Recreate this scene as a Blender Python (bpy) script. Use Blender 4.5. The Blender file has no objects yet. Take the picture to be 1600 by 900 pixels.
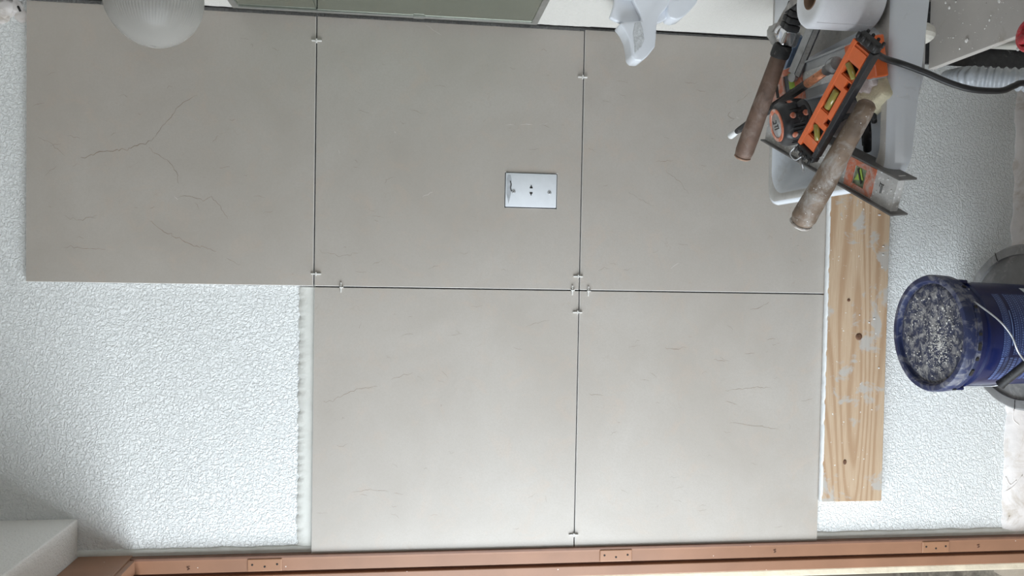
import bpy, bmesh, math, random
from mathutils import Vector, Matrix, noise
R_ = math.radians
random.seed(7)
S = bpy.context.scene
C = S.collection

# ------------------------------------------------------------------ camera
# the photograph is turned on its side: world up is towards the left of the frame
CAM = Vector((0.0526, -1.8363, 1.5633))
M0 = Vector((0.0182, -0.1223, -0.9923)).normalized()      # picture right
M1 = Vector((-0.9995, -0.0288, -0.0147)).normalized()     # picture down
M2 = M0.cross(M1).normalized()                            # forward
M1 = M2.cross(M0).normalized()
FPX = 1250.0
cd = bpy.data.cameras.new('camera'); cam = bpy.data.objects.new('camera', cd); C.objects.link(cam)
cd.sensor_width = 36; cd.lens = 36*FPX/1600; cd.clip_start = .02
mw = Matrix((( M0.x, -M1.x, -M2.x, CAM.x), (M0.y, -M1.y, -M2.y, CAM.y), (M0.z, -M1.z, -M2.z, CAM.z), (0, 0, 0, 1)))
cam.matrix_world = mw
S.camera = cam

# ------------------------------------------------------------------ world, lights, exposure
W = bpy.data.worlds.new('daylight'); S.world = W; W.use_nodes = True
wn = W.node_tree.nodes; wl = W.node_tree.links; wn.clear()
wo = wn.new('ShaderNodeOutputWorld'); wb = wn.new('ShaderNodeBackground')
tc = wn.new('ShaderNodeTexCoord'); sx = wn.new('ShaderNodeSeparateXYZ'); cr = wn.new('ShaderNodeValToRGB')
mr = wn.new('ShaderNodeMapRange'); mr.inputs[1].default_value = -1; mr.inputs[2].default_value = 1
cr.color_ramp.elements[0].position = .42; cr.color_ramp.elements[0].color = (.42, .38, .32, 1)
cr.color_ramp.elements[1].position = .60; cr.color_ramp.elements[1].color = (.72, .86, 1.0, 1)
wl.new(tc.outputs['Generated'], sx.inputs[0]); wl.new(sx.outputs[2], mr.inputs[0]); wl.new(mr.outputs[0], cr.inputs[0])
wl.new(cr.outputs[0], wb.inputs[0]); wb.inputs[1].default_value = .4; wl.new(wb.outputs[0], wo.inputs[0])

def area(name, loc, direction, sx_, sy_, power, col):
    l = bpy.data.lights.new(name, 'AREA'); l.shape = 'RECTANGLE'; l.size = sx_; l.size_y = sy_
    l.energy = power; l.color = col
    o = bpy.data.objects.new(name, l); C.objects.link(o); o.location = loc
    o.rotation_euler = Vector(direction).to_track_quat('-Z', 'Y').to_euler()
    return o
# daylight standing outside the open doorway in the left wall, and an added fill behind the camera, through an added window
area('door_daylight', (-1.6, -1.15, 1.15), (1, .30, 0), 1.5, 1.7, 74, (.87, .945, 1.0))
area('rear_fill', (.1, -2.95, 1.05), (0, 1, -.05), .9, .9, 7, (.92, .96, 1.0))
S.view_settings.view_transform = 'Standard'; S.view_settings.look = 'None'
S.view_settings.exposure = 0.10; S.view_settings.gamma = 1.0; S.view_settings.use_curve_mapping = False

# ------------------------------------------------------------------ helpers
def at(px, py, ax, v):
    d = M0*((px-800)/FPX) + M1*((py-450)/FPX) + M2
    i = 'xyz'.index(ax); t = (v-CAM[i])/d[i]
    return CAM + d*t

def link(name, me_or_bm, m=None, parent=None, smooth=False):
    if isinstance(me_or_bm, bmesh.types.BMesh):
        me = bpy.data.meshes.new(name); me_or_bm.to_mesh(me); me_or_bm.free()
    else: me = me_or_bm
    if m is not None:
        for mm in (m if isinstance(m, (list, tuple)) else [m]): me.materials.append(mm)
    if smooth: me.polygons.foreach_set('use_smooth', [True]*len(me.polygons))
    o = bpy.data.objects.new(name, me); C.objects.link(o)
    if parent is not None: o.parent = parent
    return o
def autosmooth(o, ang=40):
    me = o.data
    me.polygons.foreach_set('use_smooth', [True]*len(me.polygons))
    try: me.set_sharp_from_angle(angle=R_(ang))
    except Exception: pass
    return o
def tag(o, label=None, cat=None, group=None, kind=None):
    if label: o['label'] = label
    if cat: o['category'] = cat
    if group: o['group'] = group
    if kind: o['kind'] = kind
    return o
def thing(name, label, cat, mat=None, loc=None, group=None):
    o = bpy.data.objects.new(name, None); C.objects.link(o); o.empty_display_size = .03
    if mat is not None: o.matrix_world = mat
    elif loc is not None: o.location = loc
    return tag(o, label, cat, group)
def box(bm, c, s, bev=0, seg=2, rot=None, mi=0):
    r = bmesh.ops.create_cube(bm, size=1.0)
    m = Matrix.Translation(c) @ (rot.to_4x4() if rot is not None else Matrix()) @ Matrix.Diagonal((s[0], s[1], s[2], 1))
    bmesh.ops.transform(bm, matrix=m, verts=r['verts'])
    fs = set(f for v in r['verts'] for f in v.link_faces)
    for f in fs: f.material_index = mi
    if bev:
        es = list(set(e for v in r['verts'] for e in v.link_edges))
        bmesh.ops.bevel(bm, geom=es, offset=bev, segments=seg, profile=.5, affect='EDGES', clamp_overlap=True)
    return bm
def bx(c, s, bev=0, seg=2, rot=None):
    bm = bmesh.new(); return box(bm, c, s, bev, seg, rot)
def bb(x0, x1, y0, y1, z0, z1, bev=0, seg=2):
    return bx(((x0+x1)/2, (y0+y1)/2, (z0+z1)/2), (x1-x0, y1-y0, z1-z0), bev, seg)
def lathe(bm, prof, seg=32, axis='z', squash=1.0, cap=True, off=(0, 0, 0), mod=None):
    rings = []
    for (r, h) in prof:
        ring = []
        for k in range(seg):
            a = 2*math.pi*k/seg; rr = r*(mod(a, h) if mod else 1)
            u, v = rr*math.cos(a), rr*math.sin(a)*squash
            p = {'z': (u, v, h), 'x': (h, u, v), 'y': (u, h, v)}[axis]
            ring.append(bm.verts.new((p[0]+off[0], p[1]+off[1], p[2]+off[2])))
        rings.append(ring)
    for a, b in zip(rings, rings[1:]):
        for k in range(seg):
            bm.faces.new((a[k], a[(k+1) % seg], b[(k+1) % seg], b[k]))
    if cap:
        bm.faces.new(list(reversed(rings[0]))); bm.faces.new(rings[-1])
    bmesh.ops.recalc_face_normals(bm, faces=bm.faces)
    return bm
def catmull(pts, n=8):
    pts = [Vector(p) for p in pts]; P = [pts[0]*2-pts[1]]+pts+[pts[-1]*2-pts[-2]]
    out = []
    for i in range(1, len(P)-2):
        for k in range(n):
            t = k/n; a, b, c, d = P[i-1], P[i], P[i+1], P[i+2]
            out.append(.5*((2*b)+(c-a)*t+(2*a-5*b+4*c-d)*t*t+(3*b-a-3*c+d)*t**3))
    out.append(pts[-1]); return out
def tube(bm, pts, r, seg=10, cap=True, flat=1.0):
    rf = r if callable(r) else (lambda t: r)
    n = len(pts); up = Vector((0, 0, 1)); rings = []; prevn = None
    for i, p in enumerate(pts):
        t = (pts[min(i+1, n-1)]-pts[max(i-1, 0)]).normalized()
        if prevn is None:
            a = up if abs(t.dot(up)) < .9 else Vector((1, 0, 0)); nn = (a-t*a.dot(t)).normalized()
        else: nn = (prevn-t*prevn.dot(t)).normalized()
        prevn = nn; b = t.cross(nn); rr = rf(i/(n-1))
        rings.append([bm.verts.new(p+nn*math.cos(2*math.pi*k/seg)*rr*flat+b*math.sin(2*math.pi*k/seg)*rr) for k in range(seg)])
    for a, b in zip(rings, rings[1:]):
        for k in range(seg): bm.faces.new((a[k], a[(k+1) % seg], b[(k+1) % seg], b[k]))
    if cap: bm.faces.new(list(reversed(rings[0]))); bm.faces.new(rings[-1])
    bmesh.ops.recalc_face_normals(bm, faces=bm.faces)
    return bm
def prism(poly, depth_vec, bev=0, seg=2):
    bm = bmesh.new(); d = Vector(depth_vec)
    a = [bm.verts.new(p) for p in poly]; b = [bm.verts.new(Vector(p)+d) for p in poly]
    n = len(a); bm.faces.new(a); bm.faces.new(list(reversed(b)))
    for k in range(n): bm.faces.new((a[k], b[k], b[(k+1) % n], a[(k+1) % n]))
    bmesh.ops.recalc_face_normals(bm, faces=bm.faces)
    if bev: bmesh.ops.bevel(bm, geom=list(bm.edges), offset=bev, segments=seg, profile=.5, affect='EDGES', clamp_overlap=True)
    return bm
def frame(A, B, roll=0, up=None):
    """X runs from A to B; Z is the broad face, turned by roll about X from `up`"""
    A = Vector(A); B = Vector(B); X = (B-A).normalized()
    u = Vector(up) if up is not None else Vector((0, 0, 1))
    Z = (u-X*u.dot(X)).normalized(); Y = Z.cross(X)
    m = Matrix(((X.x, Y.x, Z.x, A.x), (X.y, Y.y, Z.y, A.y), (X.z, Y.z, Z.z, A.z), (0, 0, 0, 1)))
    return m @ Matrix.Rotation(R_(roll), 4, 'X'), (B-A).length

# ------------------------------------------------------------------ materials
class NT:
    def __init__(s, name):
        s.m = bpy.data.materials.new(name); s.m.use_nodes = True; s.t = s.m.node_tree; s.n = s.t.nodes; s.l = s.t.links
        s.b = s.n['Principled BSDF']; s.geo = None
    def new(s, t, **kw):
        n = s.n.new(t)
        for k, v in kw.items(): setattr(n, k, v)
        return n
    def co(s, kind='Object', scale=(1, 1, 1), rot=(0, 0, 0)):
        t = s.new('ShaderNodeTexCoord'); mp = s.new('ShaderNodeMapping')
        mp.inputs['Scale'].default_value = scale; mp.inputs['Rotation'].default_value = rot
        if kind == 'World':
            g = s.new('ShaderNodeNewGeometry'); s.l.new(g.outputs['Position'], mp.inputs[0])
        else: s.l.new(t.outputs[kind], mp.inputs[0])
        return mp.outputs[0]
    def noise(s, co, scale, detail=3, rough=.5, dist=0):
        n = s.new('ShaderNodeTexNoise'); n.inputs['Scale'].default_value = scale; n.inputs['Detail'].default_value = detail
        n.inputs['Roughness'].default_value = rough; n.inputs['Distortion'].default_value = dist
        s.l.new(co, n.inputs['Vector']); return n.outputs['Fac']
    def ramp(s, fac, stops):
        r = s.new('ShaderNodeValToRGB'); e = r.color_ramp.elements
        while len(e) < len(stops): e.new(.5)
        for k, (p, c) in enumerate(stops):
            e[k].position = p; e[k].color = (c, c, c, 1) if not isinstance(c, (tuple, list)) else (*c, 1)
        s.l.new(fac, r.inputs[0]); return r.outputs[0]
    def mix(s, fac, a, b, mode='MIX'):
        n = s.new('ShaderNodeMix', data_type='RGBA', blend_type=mode)
        for i, v in ((0, fac), (6, a), (7, b)):
            if isinstance(v, bpy.types.NodeSocket): s.l.new(v, n.inputs[i])
            elif i == 0: n.inputs[0].default_value = v
            else: n.inputs[i].default_value = (*v, 1)
        return n.outputs[2]
    def bump(s, h, dist=.001, strength=1, prev=None):
        n = s.new('ShaderNodeBump'); n.inputs['Distance'].default_value = dist; n.inputs['Strength'].default_value = strength
        s.l.new(h, n.inputs['Height'])
        if prev is not None: s.l.new(prev, n.inputs['Normal'])
        return n.outputs[0]
    def done(s, col=None, rough=None, nor=None, metal=None, spec=None):
        def put(k, v):
            if v is None: return
            if isinstance(v, bpy.types.NodeSocket): s.l.new(v, s.b.inputs[k])
            else: s.b.inputs[k].default_value = (*v, 1) if isinstance(v, (tuple, list)) else v
        put('Base Color', col); put('Roughness', rough); put('Normal', nor); put('Metallic', metal); put('Specular IOR Level', spec)
        return s.m

def plain(name, col, rough=.5, metal=0, var=.06, scale=30, dirt=None, dirt_amt=.5, bump=0, bscale=120, specks=None, co='Object', dscale=14):
    t = NT(name); c = t.co(co)
    n = t.noise(c, scale, 4, .6)
    hi = tuple(min(1, x*(1+var)) for x in col); lo = tuple(x*(1-var*1.5) for x in col)
    out = t.mix(t.ramp(n, [(.3, 0.), (.7, 1.)]), lo, hi)
    if dirt:
        d = t.noise(c, dscale, 6, .7, .6); out = t.mix(t.ramp(d, [(max(0., .62-dirt_amt*.3), 0.), (.80-dirt_amt*.25, 1.)]), out, dirt)
    if specks:
        v = t.new('ShaderNodeTexVoronoi'); v.inputs['Scale'].default_value = specks[1]; t.l.new(c, v.inputs['Vector'])
        k = t.noise(c, specks[1]*.25, 2)
        m_ = t.new('ShaderNodeMath', operation='LESS_THAN'); m2 = t.new('ShaderNodeMath', operation='MULTIPLY')
        m2.inputs[1].default_value = specks[2]; t.l.new(k, m2.inputs[0]); t.l.new(v.outputs['Distance'], m_.inputs[0]); t.l.new(m2.outputs[0], m_.inputs[1])
        out = t.mix(m_.outputs[0], out, specks[0])
    nor = None
    if bump: nor = t.bump(t.noise(c, bscale, 4, .6), bump, 1)
    return t.done(out, rough, nor, metal)

def stucco(name, col, scale=150, dist=.0022, yellow=None, stretch=(1, 1, 1)):
    t = NT(name); c = t.co('World', stretch)
    n1 = t.noise(c, scale, 3, .55, .9)
    r1 = t.ramp(n1, [(.38, 0.), (.60, 1.)])
    n2 = t.noise(c, scale*.28, 2, .5)
    m = t.mix(.22, r1, t.ramp(n2, [(.3, 0.), (.7, 1.)]))
    big = t.noise(c, 2.2, 3, .6)
    out = t.mix(t.ramp(big, [(.35, 0.), (.7, 1.)]), tuple(x*.965 for x in col), col)
    if yellow: out = t.mix(t.ramp(t.noise(c, 9, 4, .7), [(.58, 0.), (.72, .55)]), out, yellow)
    v = t.new('ShaderNodeTexVoronoi'); v.inputs['Scale'].default_value = 16; t.l.new(c, v.inputs['Vector'])
    sp = t.ramp(v.outputs['Distance'], [(.012, 1.), (.022, 0.)])
    out = t.mix(sp, out, (.30, .29, .27))
    return t.done(out, .72, t.bump(m, dist, 1), spec=.3)

def tile_mat():
    t = NT('porcelain_tile'); c = t.co('World')
    big = t.noise(c, 3.2, 5, .62, .5); mid = t.noise(c, 16, 5, .7, .8); fine = t.noise(c, 260, 3, .7)
    a = t.mix(t.ramp(big, [(.32, 0.), (.68, 1.)]), (.385, .350, .312), (.445, .415, .380))
    rust = t.ramp(mid, [(.52, 0.), (.72, .30)])
    a = t.mix(rust, a, (.50, .385, .30))
    a = t.mix(t.ramp(fine, [(.3, .34), (.6, 0.)]), a, (.36, .32, .28))
    # fine crackle of short brown threads, only where a mask lets it through
    cs = t.co('World', (1, 1, 1.0)); wn_ = t.new('ShaderNodeTexNoise'); wn_.inputs['Scale'].default_value = 38; wn_.inputs['Detail'].default_value = 4
    t.l.new(cs, wn_.inputs['Vector']); add = t.new('ShaderNodeMixRGB', blend_type='ADD'); add.inputs[0].default_value = .03
    t.l.new(cs, add.inputs[1]); t.l.new(wn_.outputs['Color'], add.inputs[2])
    v = t.new('ShaderNodeTexVoronoi', feature='DISTANCE_TO_EDGE'); v.inputs['Scale'].default_value = 26; t.l.new(add.outputs[0], v.inputs['Vector'])
    line = t.ramp(v.outputs['Distance'], [(.006, .8), (.016, 0.)])
    msk = t.ramp(t.noise(c, 13, 4, .7), [(.58, 0.), (.70, .38)])
    a = t.mix(t.mix(1.0, line, msk, 'MULTIPLY'), a, (.30, .22, .165))
    return t.done(a, .44, t.bump(t.noise(c, 420, 2), .00025, .6), spec=.85)

def wood_mat():
    t = NT('pine_wood'); c = t.co('World', (.34, 1, 4.6))
    n0 = t.noise(c, 1.5, 2, .35, .3); mu = t.new('ShaderNodeMath', operation='MULTIPLY'); mu.inputs[1].default_value = 135; t.l.new(n0, mu.inputs[0])
    si = t.new('ShaderNodeMath', operation='SINE'); t.l.new(mu.outputs[0], si.inputs[0]); w = t.new('ShaderNodeMapRange'); w.inputs[1].default_value = -1; t.l.new(si.outputs[0], w.inputs[0])
    g = t.noise(t.co('World', (3, 60, 120)), 6, 4, .6)
    a = t.mix(t.ramp(w.outputs[0], [(.0, 0.), (.55, .15), (.95, .8)]), (.53, .405, .285), (.39, .255, .155))
    a = t.mix(t.ramp(g, [(.35, .35), (.6, 0.)]), a, (.34, .19, .10))
    cw = t.co('World', (1, 1, 1))
    a = t.mix(t.ramp(t.noise(cw, 13, 5, .62, .4), [(.56, 0.), (.62, .8)]), a, (.44, .43, .41))       # cement smears
    a = t.mix(t.ramp(t.noise(cw, 120, 2, .5), [(.72, 0.), (.75, .9)]), a, (.72, .72, .70))
    return t.done(a, .7, t.bump(g, .0006, .5), spec=.25)

MT = dict(
    stucco=stucco('textured_white_plaster', (.85, .87, .87), 160, .0022, None),
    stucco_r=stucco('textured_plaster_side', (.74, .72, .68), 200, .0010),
    soffit=stucco('textured_plaster_soffit', (.84, .82, .79), 130, .0010),
    smooth=plain('smoothed_plaster', (.66, .665, .63), .8, var=.05, scale=25, dirt=(.60, .59, .55), dirt_amt=.4, bump=.0008, bscale=140, co='World'),
    base_pl=plain('bare_plaster', (.78, .74, .72), .8, var=.06, scale=12, dirt=(.52, .45, .38), dirt_amt=.4, bump=.0016, bscale=45, co='World'),
    mortar=plain('dark_mortar', (.10, .095, .095), .9, var=.3, scale=60, bump=.001, co='World'),
    tile=tile_mat(),
    tile_edge=plain('tile_edge', (.70, .68, .65), .6, var=.05),
    vein=plain('tile_vein', (.27, .215, .165), .5, var=.2, scale=60, co='World'),
    scratch=plain('tile_scratch', (.66, .64, .61), .6, var=.1),
    wood=wood_mat(),
    knot=plain('wood_knot', (.13, .06, .03), .7, var=.4, scale=120),
    paint_drip=plain('paint_drip', (.74, .75, .75), .6, var=.05, bump=.001),
    frame=plain('brown_door_paint', (.29, .150, .090), .38, var=.08, scale=8, specks=((.62, .55, .50), 30, .09), co='World'),
    frame_d=plain('brown_paint_shadow_gap', (.17, .085, .055), .6, var=.1),  # shade painted into the grooves; same brown on edge moulding and scratches
    hinge=plain('painted_hinge', (.335, .175, .10), .33, var=.06, scale=20),
    hole=plain('dark_hole', (.02, .018, .017), .8, var=.1),
    cream=plain('raw_cream_plaster', (.64, .56, .43), .85, var=.08, scale=20, dirt=(.50, .40, .28), dirt_amt=.15, bump=.002, bscale=60, co='World'),
    ground=plain('outside_ground', (.30, .25, .19), .95, var=.5, scale=14, dirt=(.12, .09, .07), dirt_amt=.6, bump=.004, bscale=25, co='World'),
    floor=plain('warm_bounce_floor', (.42, .34, .26), .85, var=.15, scale=6, dirt=(.60, .54, .46), dirt_amt=.2, bump=.001, co='World'),  # unseen floor and rear wall; warm tone picked to bounce warm light
    spacer=plain('spacer_plastic', (.70, .69, .66), .5, var=.03),
    plate=plain('plate_plastic', (.72, .75, .79), .35, var=.02, scale=60),
    plate_d=plain('chipped_paint', (.42, .44, .47), .7, var=.15, scale=90, dirt=(.62, .64, .66), dirt_amt=.4),
    black=plain('black_plastic', (.022, .022, .025), .38, var=.2, scale=70, dirt=(.16, .16, .16), dirt_amt=.12, dscale=60),
    rubber=plain('black_rubber', (.022, .021, .022), .62, var=.3, scale=90, dirt=(.20, .19, .18), dirt_amt=.12, dscale=60),
    cable=plain('black_cable', (.020, .020, .022), .45, var=.2, scale=60, dirt=(.12, .12, .12), dirt_amt=.1),
    orange=plain('orange_paint', (.74, .155, .045), .34, var=.06, scale=40, dirt=(.60, .24, .15), dirt_amt=.12, dscale=50),
    orange_w=plain('worn_orange_plastic', (.66, .185, .095), .5, var=.12, scale=60, dirt=(.58, .46, .41), dirt_amt=.55, dscale=55),
    alu=plain('dull_aluminium', (.50, .51, .52), .42, metal=.55, var=.10, scale=40, dirt=(.34, .34, .34), dirt_amt=.4, dscale=40),
    alu_l=plain('light_grey_beam', (.46, .48, .50), .4, metal=.15, var=.06, scale=40, dirt=(.36, .36, .36), dirt_amt=.2, dscale=40),
    alu_d=plain('splattered_aluminium', (.58, .575, .565), .6, metal=.0, var=.15, scale=60, dirt=(.62, .61, .59), dirt_amt=.45, specks=((.78, .78, .77), 140, .42), dscale=70, bump=.0008, bscale=300),
    alu_shade=plain('shaded_flange', (.17, .165, .16), .5, metal=.3, var=.2, scale=30),  # flange darkened in its colour, as a side turned from the light
    steel=plain('tool_steel', (.30, .30, .31), .35, metal=.8, var=.15, scale=60, dirt=(.20, .19, .18), dirt_amt=.4, dscale=60),
    chrome=plain('chrome', (.70, .70, .72), .14, metal=1, var=.04),
    copper=plain('copper_wear', (.60, .25, .13), .4, metal=.5, var=.2, scale=200, dirt=(.1, .06, .05), dirt_amt=.3, dscale=120),
    wood_d=plain('dark_wood_handle', (.150, .092, .066), .6, var=.25, scale=40, dirt=(.24, .18, .15), dirt_amt=.3, dscale=30, bump=.0006, bscale=90),
    wood_e=plain('worn_handle_end', (.42, .27, .19), .8, var=.25, scale=90, bump=.001, bscale=200),
    wood_h=plain('worn_wood_handle', (.205, .145, .102), .6, var=.3, scale=26, dirt=(.40, .375, .35), dirt_amt=.42, dscale=28, specks=((.70, .69, .68), 120, .17), bump=.0008, bscale=110),
    wood_he=plain('splattered_handle_end', (.50, .42, .36), .8, var=.3, scale=70, dirt=(.74, .73, .72), dirt_amt=.75, dscale=60, bump=.001, bscale=200),
    vial=plain('vial_green', (.42, .62, .10), .15, var=.1, scale=80),
    vial_y=plain('vial_olive', (.30, .25, .06), .2, var=.1, scale=80),
    vial_g=plain('vial_grey_green', (.24, .32, .20), .3, var=.3, scale=90),
    window_b=plain('vial_window', (.06, .075, .09), .2, var=.1),
    porcelain=plain('sink_porcelain', (.74, .78, .83), .16, var=.02, scale=8, dirt=(.52, .52, .51), dirt_amt=.10, specks=((.80, .81, .82), 95, .16), dscale=9),
    rim=plain('dirty_rim', (.50, .49, .47), .5, var=.10, scale=30, dirt=(.62, .60, .56), dirt_amt=.5, specks=((.78, .78, .77), 110, .2)),
    ceramic=plain('white_ceramic', (.74, .77, .82), .14, var=.02, scale=10),
    ceramic_r=plain('plaster_crusted_ceramic', (.60, .62, .64), .8, var=.15, scale=160, bump=.0015, bscale=260, specks=((.35, .36, .37), 200, .22)),
    paper=plain('tissue_paper', (.82, .835, .87), .9, var=.015, scale=60, bump=.0004, bscale=400),
    card=plain('cardboard_core', (.24, .15, .10), .85, var=.12, scale=50),
    bucket=plain('blue_bucket_plastic', (.007, .013, .072), .28, var=.10, scale=12, dirt=(.03, .04, .11), dirt_amt=.20, dscale=18),
    lid=plain('dusty_blue_lid', (.016, .025, .085), .5, var=.2, scale=30, dirt=(.25, .25, .27), dirt_amt=.45, dscale=30),
    lid_c=plain('dusty_lid_centre', (.03, .036, .075), .7, var=.3, scale=40, dirt=(.36, .35, .34), dirt_amt=.55, dscale=75, bump=.001, bscale=260),
    crumb=plain('plaster_crumbs', (.66, .64, .61), .9, var=.1, scale=200),
    wire=plain('wire_steel', (.62, .64, .67), .3, metal=.7, var=.05),
    tub=plain('grey_tub_plastic', (.17, .17, .17), .5, var=.15, scale=18, dirt=(.30, .29, .28), dirt_amt=.45, dscale=16, specks=((.62, .62, .62), 60, .10)),
    tub_l=plain('grey_lid_rim', (.215, .215, .215), .5, var=.15, scale=20, dirt=(.36, .36, .36), dirt_amt=.4, dscale=26),
    board=plain('grimy_board', (.455, .425, .395), .7, var=.06, scale=8, dirt=(.33, .28, .23), dirt_amt=.10, dscale=9, specks=((.12, .07, .05), 50, .09)),
    hose=plain('grey_hose', (.34, .36, .385), .35, var=.08, scale=50, dirt=(.50, .50, .50), dirt_amt=.2, dscale=60),
    pvc=plain('cream_pipe', (.60, .58, .52), .5, var=.05),
    red=plain('red_plastic', (.50, .045, .055), .4, var=.15, scale=60, dirt=(.48, .24, .22), dirt_amt=.25, dscale=60),
    sponge=plain('yellow_sponge', (.66, .60, .43), .9, var=.10, scale=60, bump=.0018, bscale=300, dirt=(.52, .44, .33), dirt_amt=.3, dscale=50),
    bag=plain('pale_plastic_bag', (.47, .40, .385), .35, var=.2, scale=30, bump=.003, bscale=60),
    greyblk=plain('grey_rubber_float', (.30, .315, .33), .6, var=.10, scale=30),
    bluish=plain('blue_grey_plastic', (.20, .27, .40), .3, var=.2, scale=60),
    trowel=plain('dusty_trowel_steel', (.27, .255, .24), .5, metal=.3, var=.15, scale=50, dirt=(.40, .38, .36), dirt_amt=.4, dscale=50),
)
def ink(name, col, emit=None): return plain(name, col, .5, var=.03)
MT['ink_l'] = ink('label_print', (.20, .30, .58)); MT['ink_w'] = ink('label_white', (.62, .66, .70)); MT['ink_k'] = ink('label_black', (.02, .02, .02))
# mirror
t = NT('mirror_glass'); MT['mirror'] = t.done((.50, .56, .49), .10, None, 1.0)
MT['mframe'] = plain('mirror_frame_metal', (.42, .42, .40), .35, metal=.7, var=.08, scale=60)
# ribbed milky glass
t = NT('milky_lamp_glass'); t.b.inputs['Base Color'].default_value = (.60, .585, .555, 1); t.b.inputs['Roughness'].default_value = .22
t.b.inputs['Transmission Weight'].default_value = .35; t.b.inputs['IOR'].default_value = 1.12
t.b.inputs['Alpha'].default_value = .62; MT['glass'] = t.m

def strip(name, x0, x1, y0, y1, z0, z1, m, parent=None, bev=0):
    return link(name, bb(x0, x1, y0, y1, z0, z1, bev), m, parent)

# ------------------------------------------------------------------ the room
XL, XR, H = -.605, .6045, 2.62
YB = -2.7
DT, DB = 2.155, -.95          # door head height, far side of the doorway
TF = -.013                     # tile face
# tiled wall
wall = link('wall_back', bb(XL-.081, XR+.15, 0, .12, -.05, H+.05), MT['stucco']); tag(wall, kind='structure')
fl = link('floor', bb(XL-.14, XR+.14, YB-.1, .12, -.12, 0), MT['floor']); tag(fl, kind='structure')
ce = link('ceiling', bb(XL-.14, XR+.14, YB-.1, .12, H, H+.1), MT['soffit']); tag(ce, kind='structure')
# right wall: its plaster stops short of the tiled wall in a chipped, uneven edge
bm = bmesh.new()
bx0 = box(bm, (XR+.06, (YB-.05)/2, H/2), (.12, abs(YB)-.05, H))
wr = link('wall_right', bm, MT['stucco_r']); tag(wr, kind='structure')
def chipped():
    bm = bmesh.new(); n = 420; rows = []
    for i in range(n+1):
        z = i/n*H
        big = max(0, noise.noise(Vector((z*9, 3.1, 0)))); sm = noise.noise(Vector((z*70, 0, 1.3)))
        amp = 1.0 if z > 1.17 else .25
        xe = XR - (.0005 if z > 1.17 else -.0005) + amp*(.0035*big + .0012*sm)      # the lip recedes unevenly
        ye = -.016 + amp*(.010*big*(noise.noise(Vector((z*31, 9, 9)))+.3))
        ye = min(ye, -.006)
        rows.append([bm.verts.new((XR, -.055, z)), bm.verts.new((XR-.0004, -.034, z)), bm.verts.new((xe, ye-.008, z)),
                     bm.verts.new((xe+.0035, ye, z)), bm.verts.new((XR+.012, -.004, z))])
    for a, b in zip(rows, rows[1:]):
        for k in range(4):
            f = bm.faces.new((a[k], a[k+1], b[k+1], b[k])); f.material_index = 1 if k >= 2 else 0
    bmesh.ops.recalc_face_normals(bm, faces=bm.faces)
    return bm
link('chipped_plaster_edge', chipped(), [MT['stucco_r'], MT['mortar']], wr)
link('mortar_gap', bb(XR+.004, XR+.03, -.012, 0, 0, H), MT['mortar'], wr)

# left wall with the doorway
wlft = link('wall_left', bb(XL-.12, XL, YB, DB, 0, H), MT['stucco_r']); tag(wlft, kind='structure')
link('wall_above_door', bb(XL-.12, XL, DB, .0, 2.288, H), MT['stucco_r'], wlft)
link('corner_return', bb(XL-.080, XL-.001, -.004, .0, 0, 2.288), MT['smooth'], wlft)
# unseen back wall behind the camera, with a window opening added for the fill
wb_ = link('wall_front', bb(XL-.12, XR+.12, YB-.1, YB, 0, .65), MT['floor']); tag(wb_, kind='structure')
link('wall_upper', bb(XL-.12, XR+.12, YB-.1, YB, 1.45, H), MT['floor'], wb_)
link('wall_side', bb(XL-.12, -.32, YB-.1, YB, .65, 1.45), MT['floor'], wb_)
link('wall_side', bb(.5, XR+.12, YB-.1, YB, .65, 1.45), MT['floor'], wb_)
win = link('added_window_1', bb(-.32, .5, YB-.03, YB-.005, .65, .68), MT['plate']); tag(win, kind='structure')
for a in ((-.32, .5, 1.42, 1.45), (-.32, -.29, .68, 1.42), (.47, .5, .68, 1.42), (.075, .105, .68, 1.42)):
    link('added_window_frame', bb(a[0], a[1], YB-.03, YB-.005, a[2], a[3]), MT['plate'], win)

# soffit box over the door, projecting from the left wall
so = link('trim_1', bb(XL-.1, -.5155, -1.6, 0, 2.2825, H, .003), MT['soffit']); tag(so, kind='structure')

# smooth plaster: ragged strip above the lower tiles, corner bead beside the door, band at the foot of the wall
def ragged(x0, x1, ztop, zbot, amp, y=-.0022, n=130, horiz=True, seed=0.0, f=80):
    bm = bmesh.new(); rows = []
    for i in range(n+1):
        u = i/n
        if horiz:
            x = x0+(x1-x0)*u; j = amp*(noise.noise(Vector((x*f, seed, 0)))+.5*noise.noise(Vector((x*f*2.7, seed, 4))))
            pts = [(x, 0, ztop+j+.001), (x, y, ztop+j), (x, y*1.2, (ztop+zbot)/2), (x, y, zbot)]
        else:
            z = zbot+(ztop-zbot)*u; j = amp*(noise.noise(Vector((z*f, seed, 0)))+.5*noise.noise(Vector((z*f*2.7, seed, 4))))
            pts = [(x1+j+.001, 0, z), (x1+j, y, z), ((x0+x1)/2, y*1.2, z), (x0, y, z)]
        rows.append([bm.verts.new(p) for p in pts])
    for a, b in zip(rows, rows[1:]):
        for k in range(3): bm.faces.new((a[k], a[k+1], b[k+1], b[k]))
    bmesh.ops.recalc_face_normals(bm, faces=bm.faces); return bm
TC = 1.18
link('smoothed_plaster', ragged(XL+.016, -.002, TC+.6045+.030, TC+.600, .007, seed=2.2), MT['smooth'], wall, True)
link('corner_bead', ragged(XL, XL+.018, 2.2825, TC+.600, .002, y=-.0035, n=160, horiz=False, seed=5., f=20), MT['smooth'], wall, True)
link('corner_bead', ragged(XL, XL+.020, TC-.605, 0, .002, y=-.0035, n=100, horiz=False, seed=8., f=20), MT['smooth'], wall, True)
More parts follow.
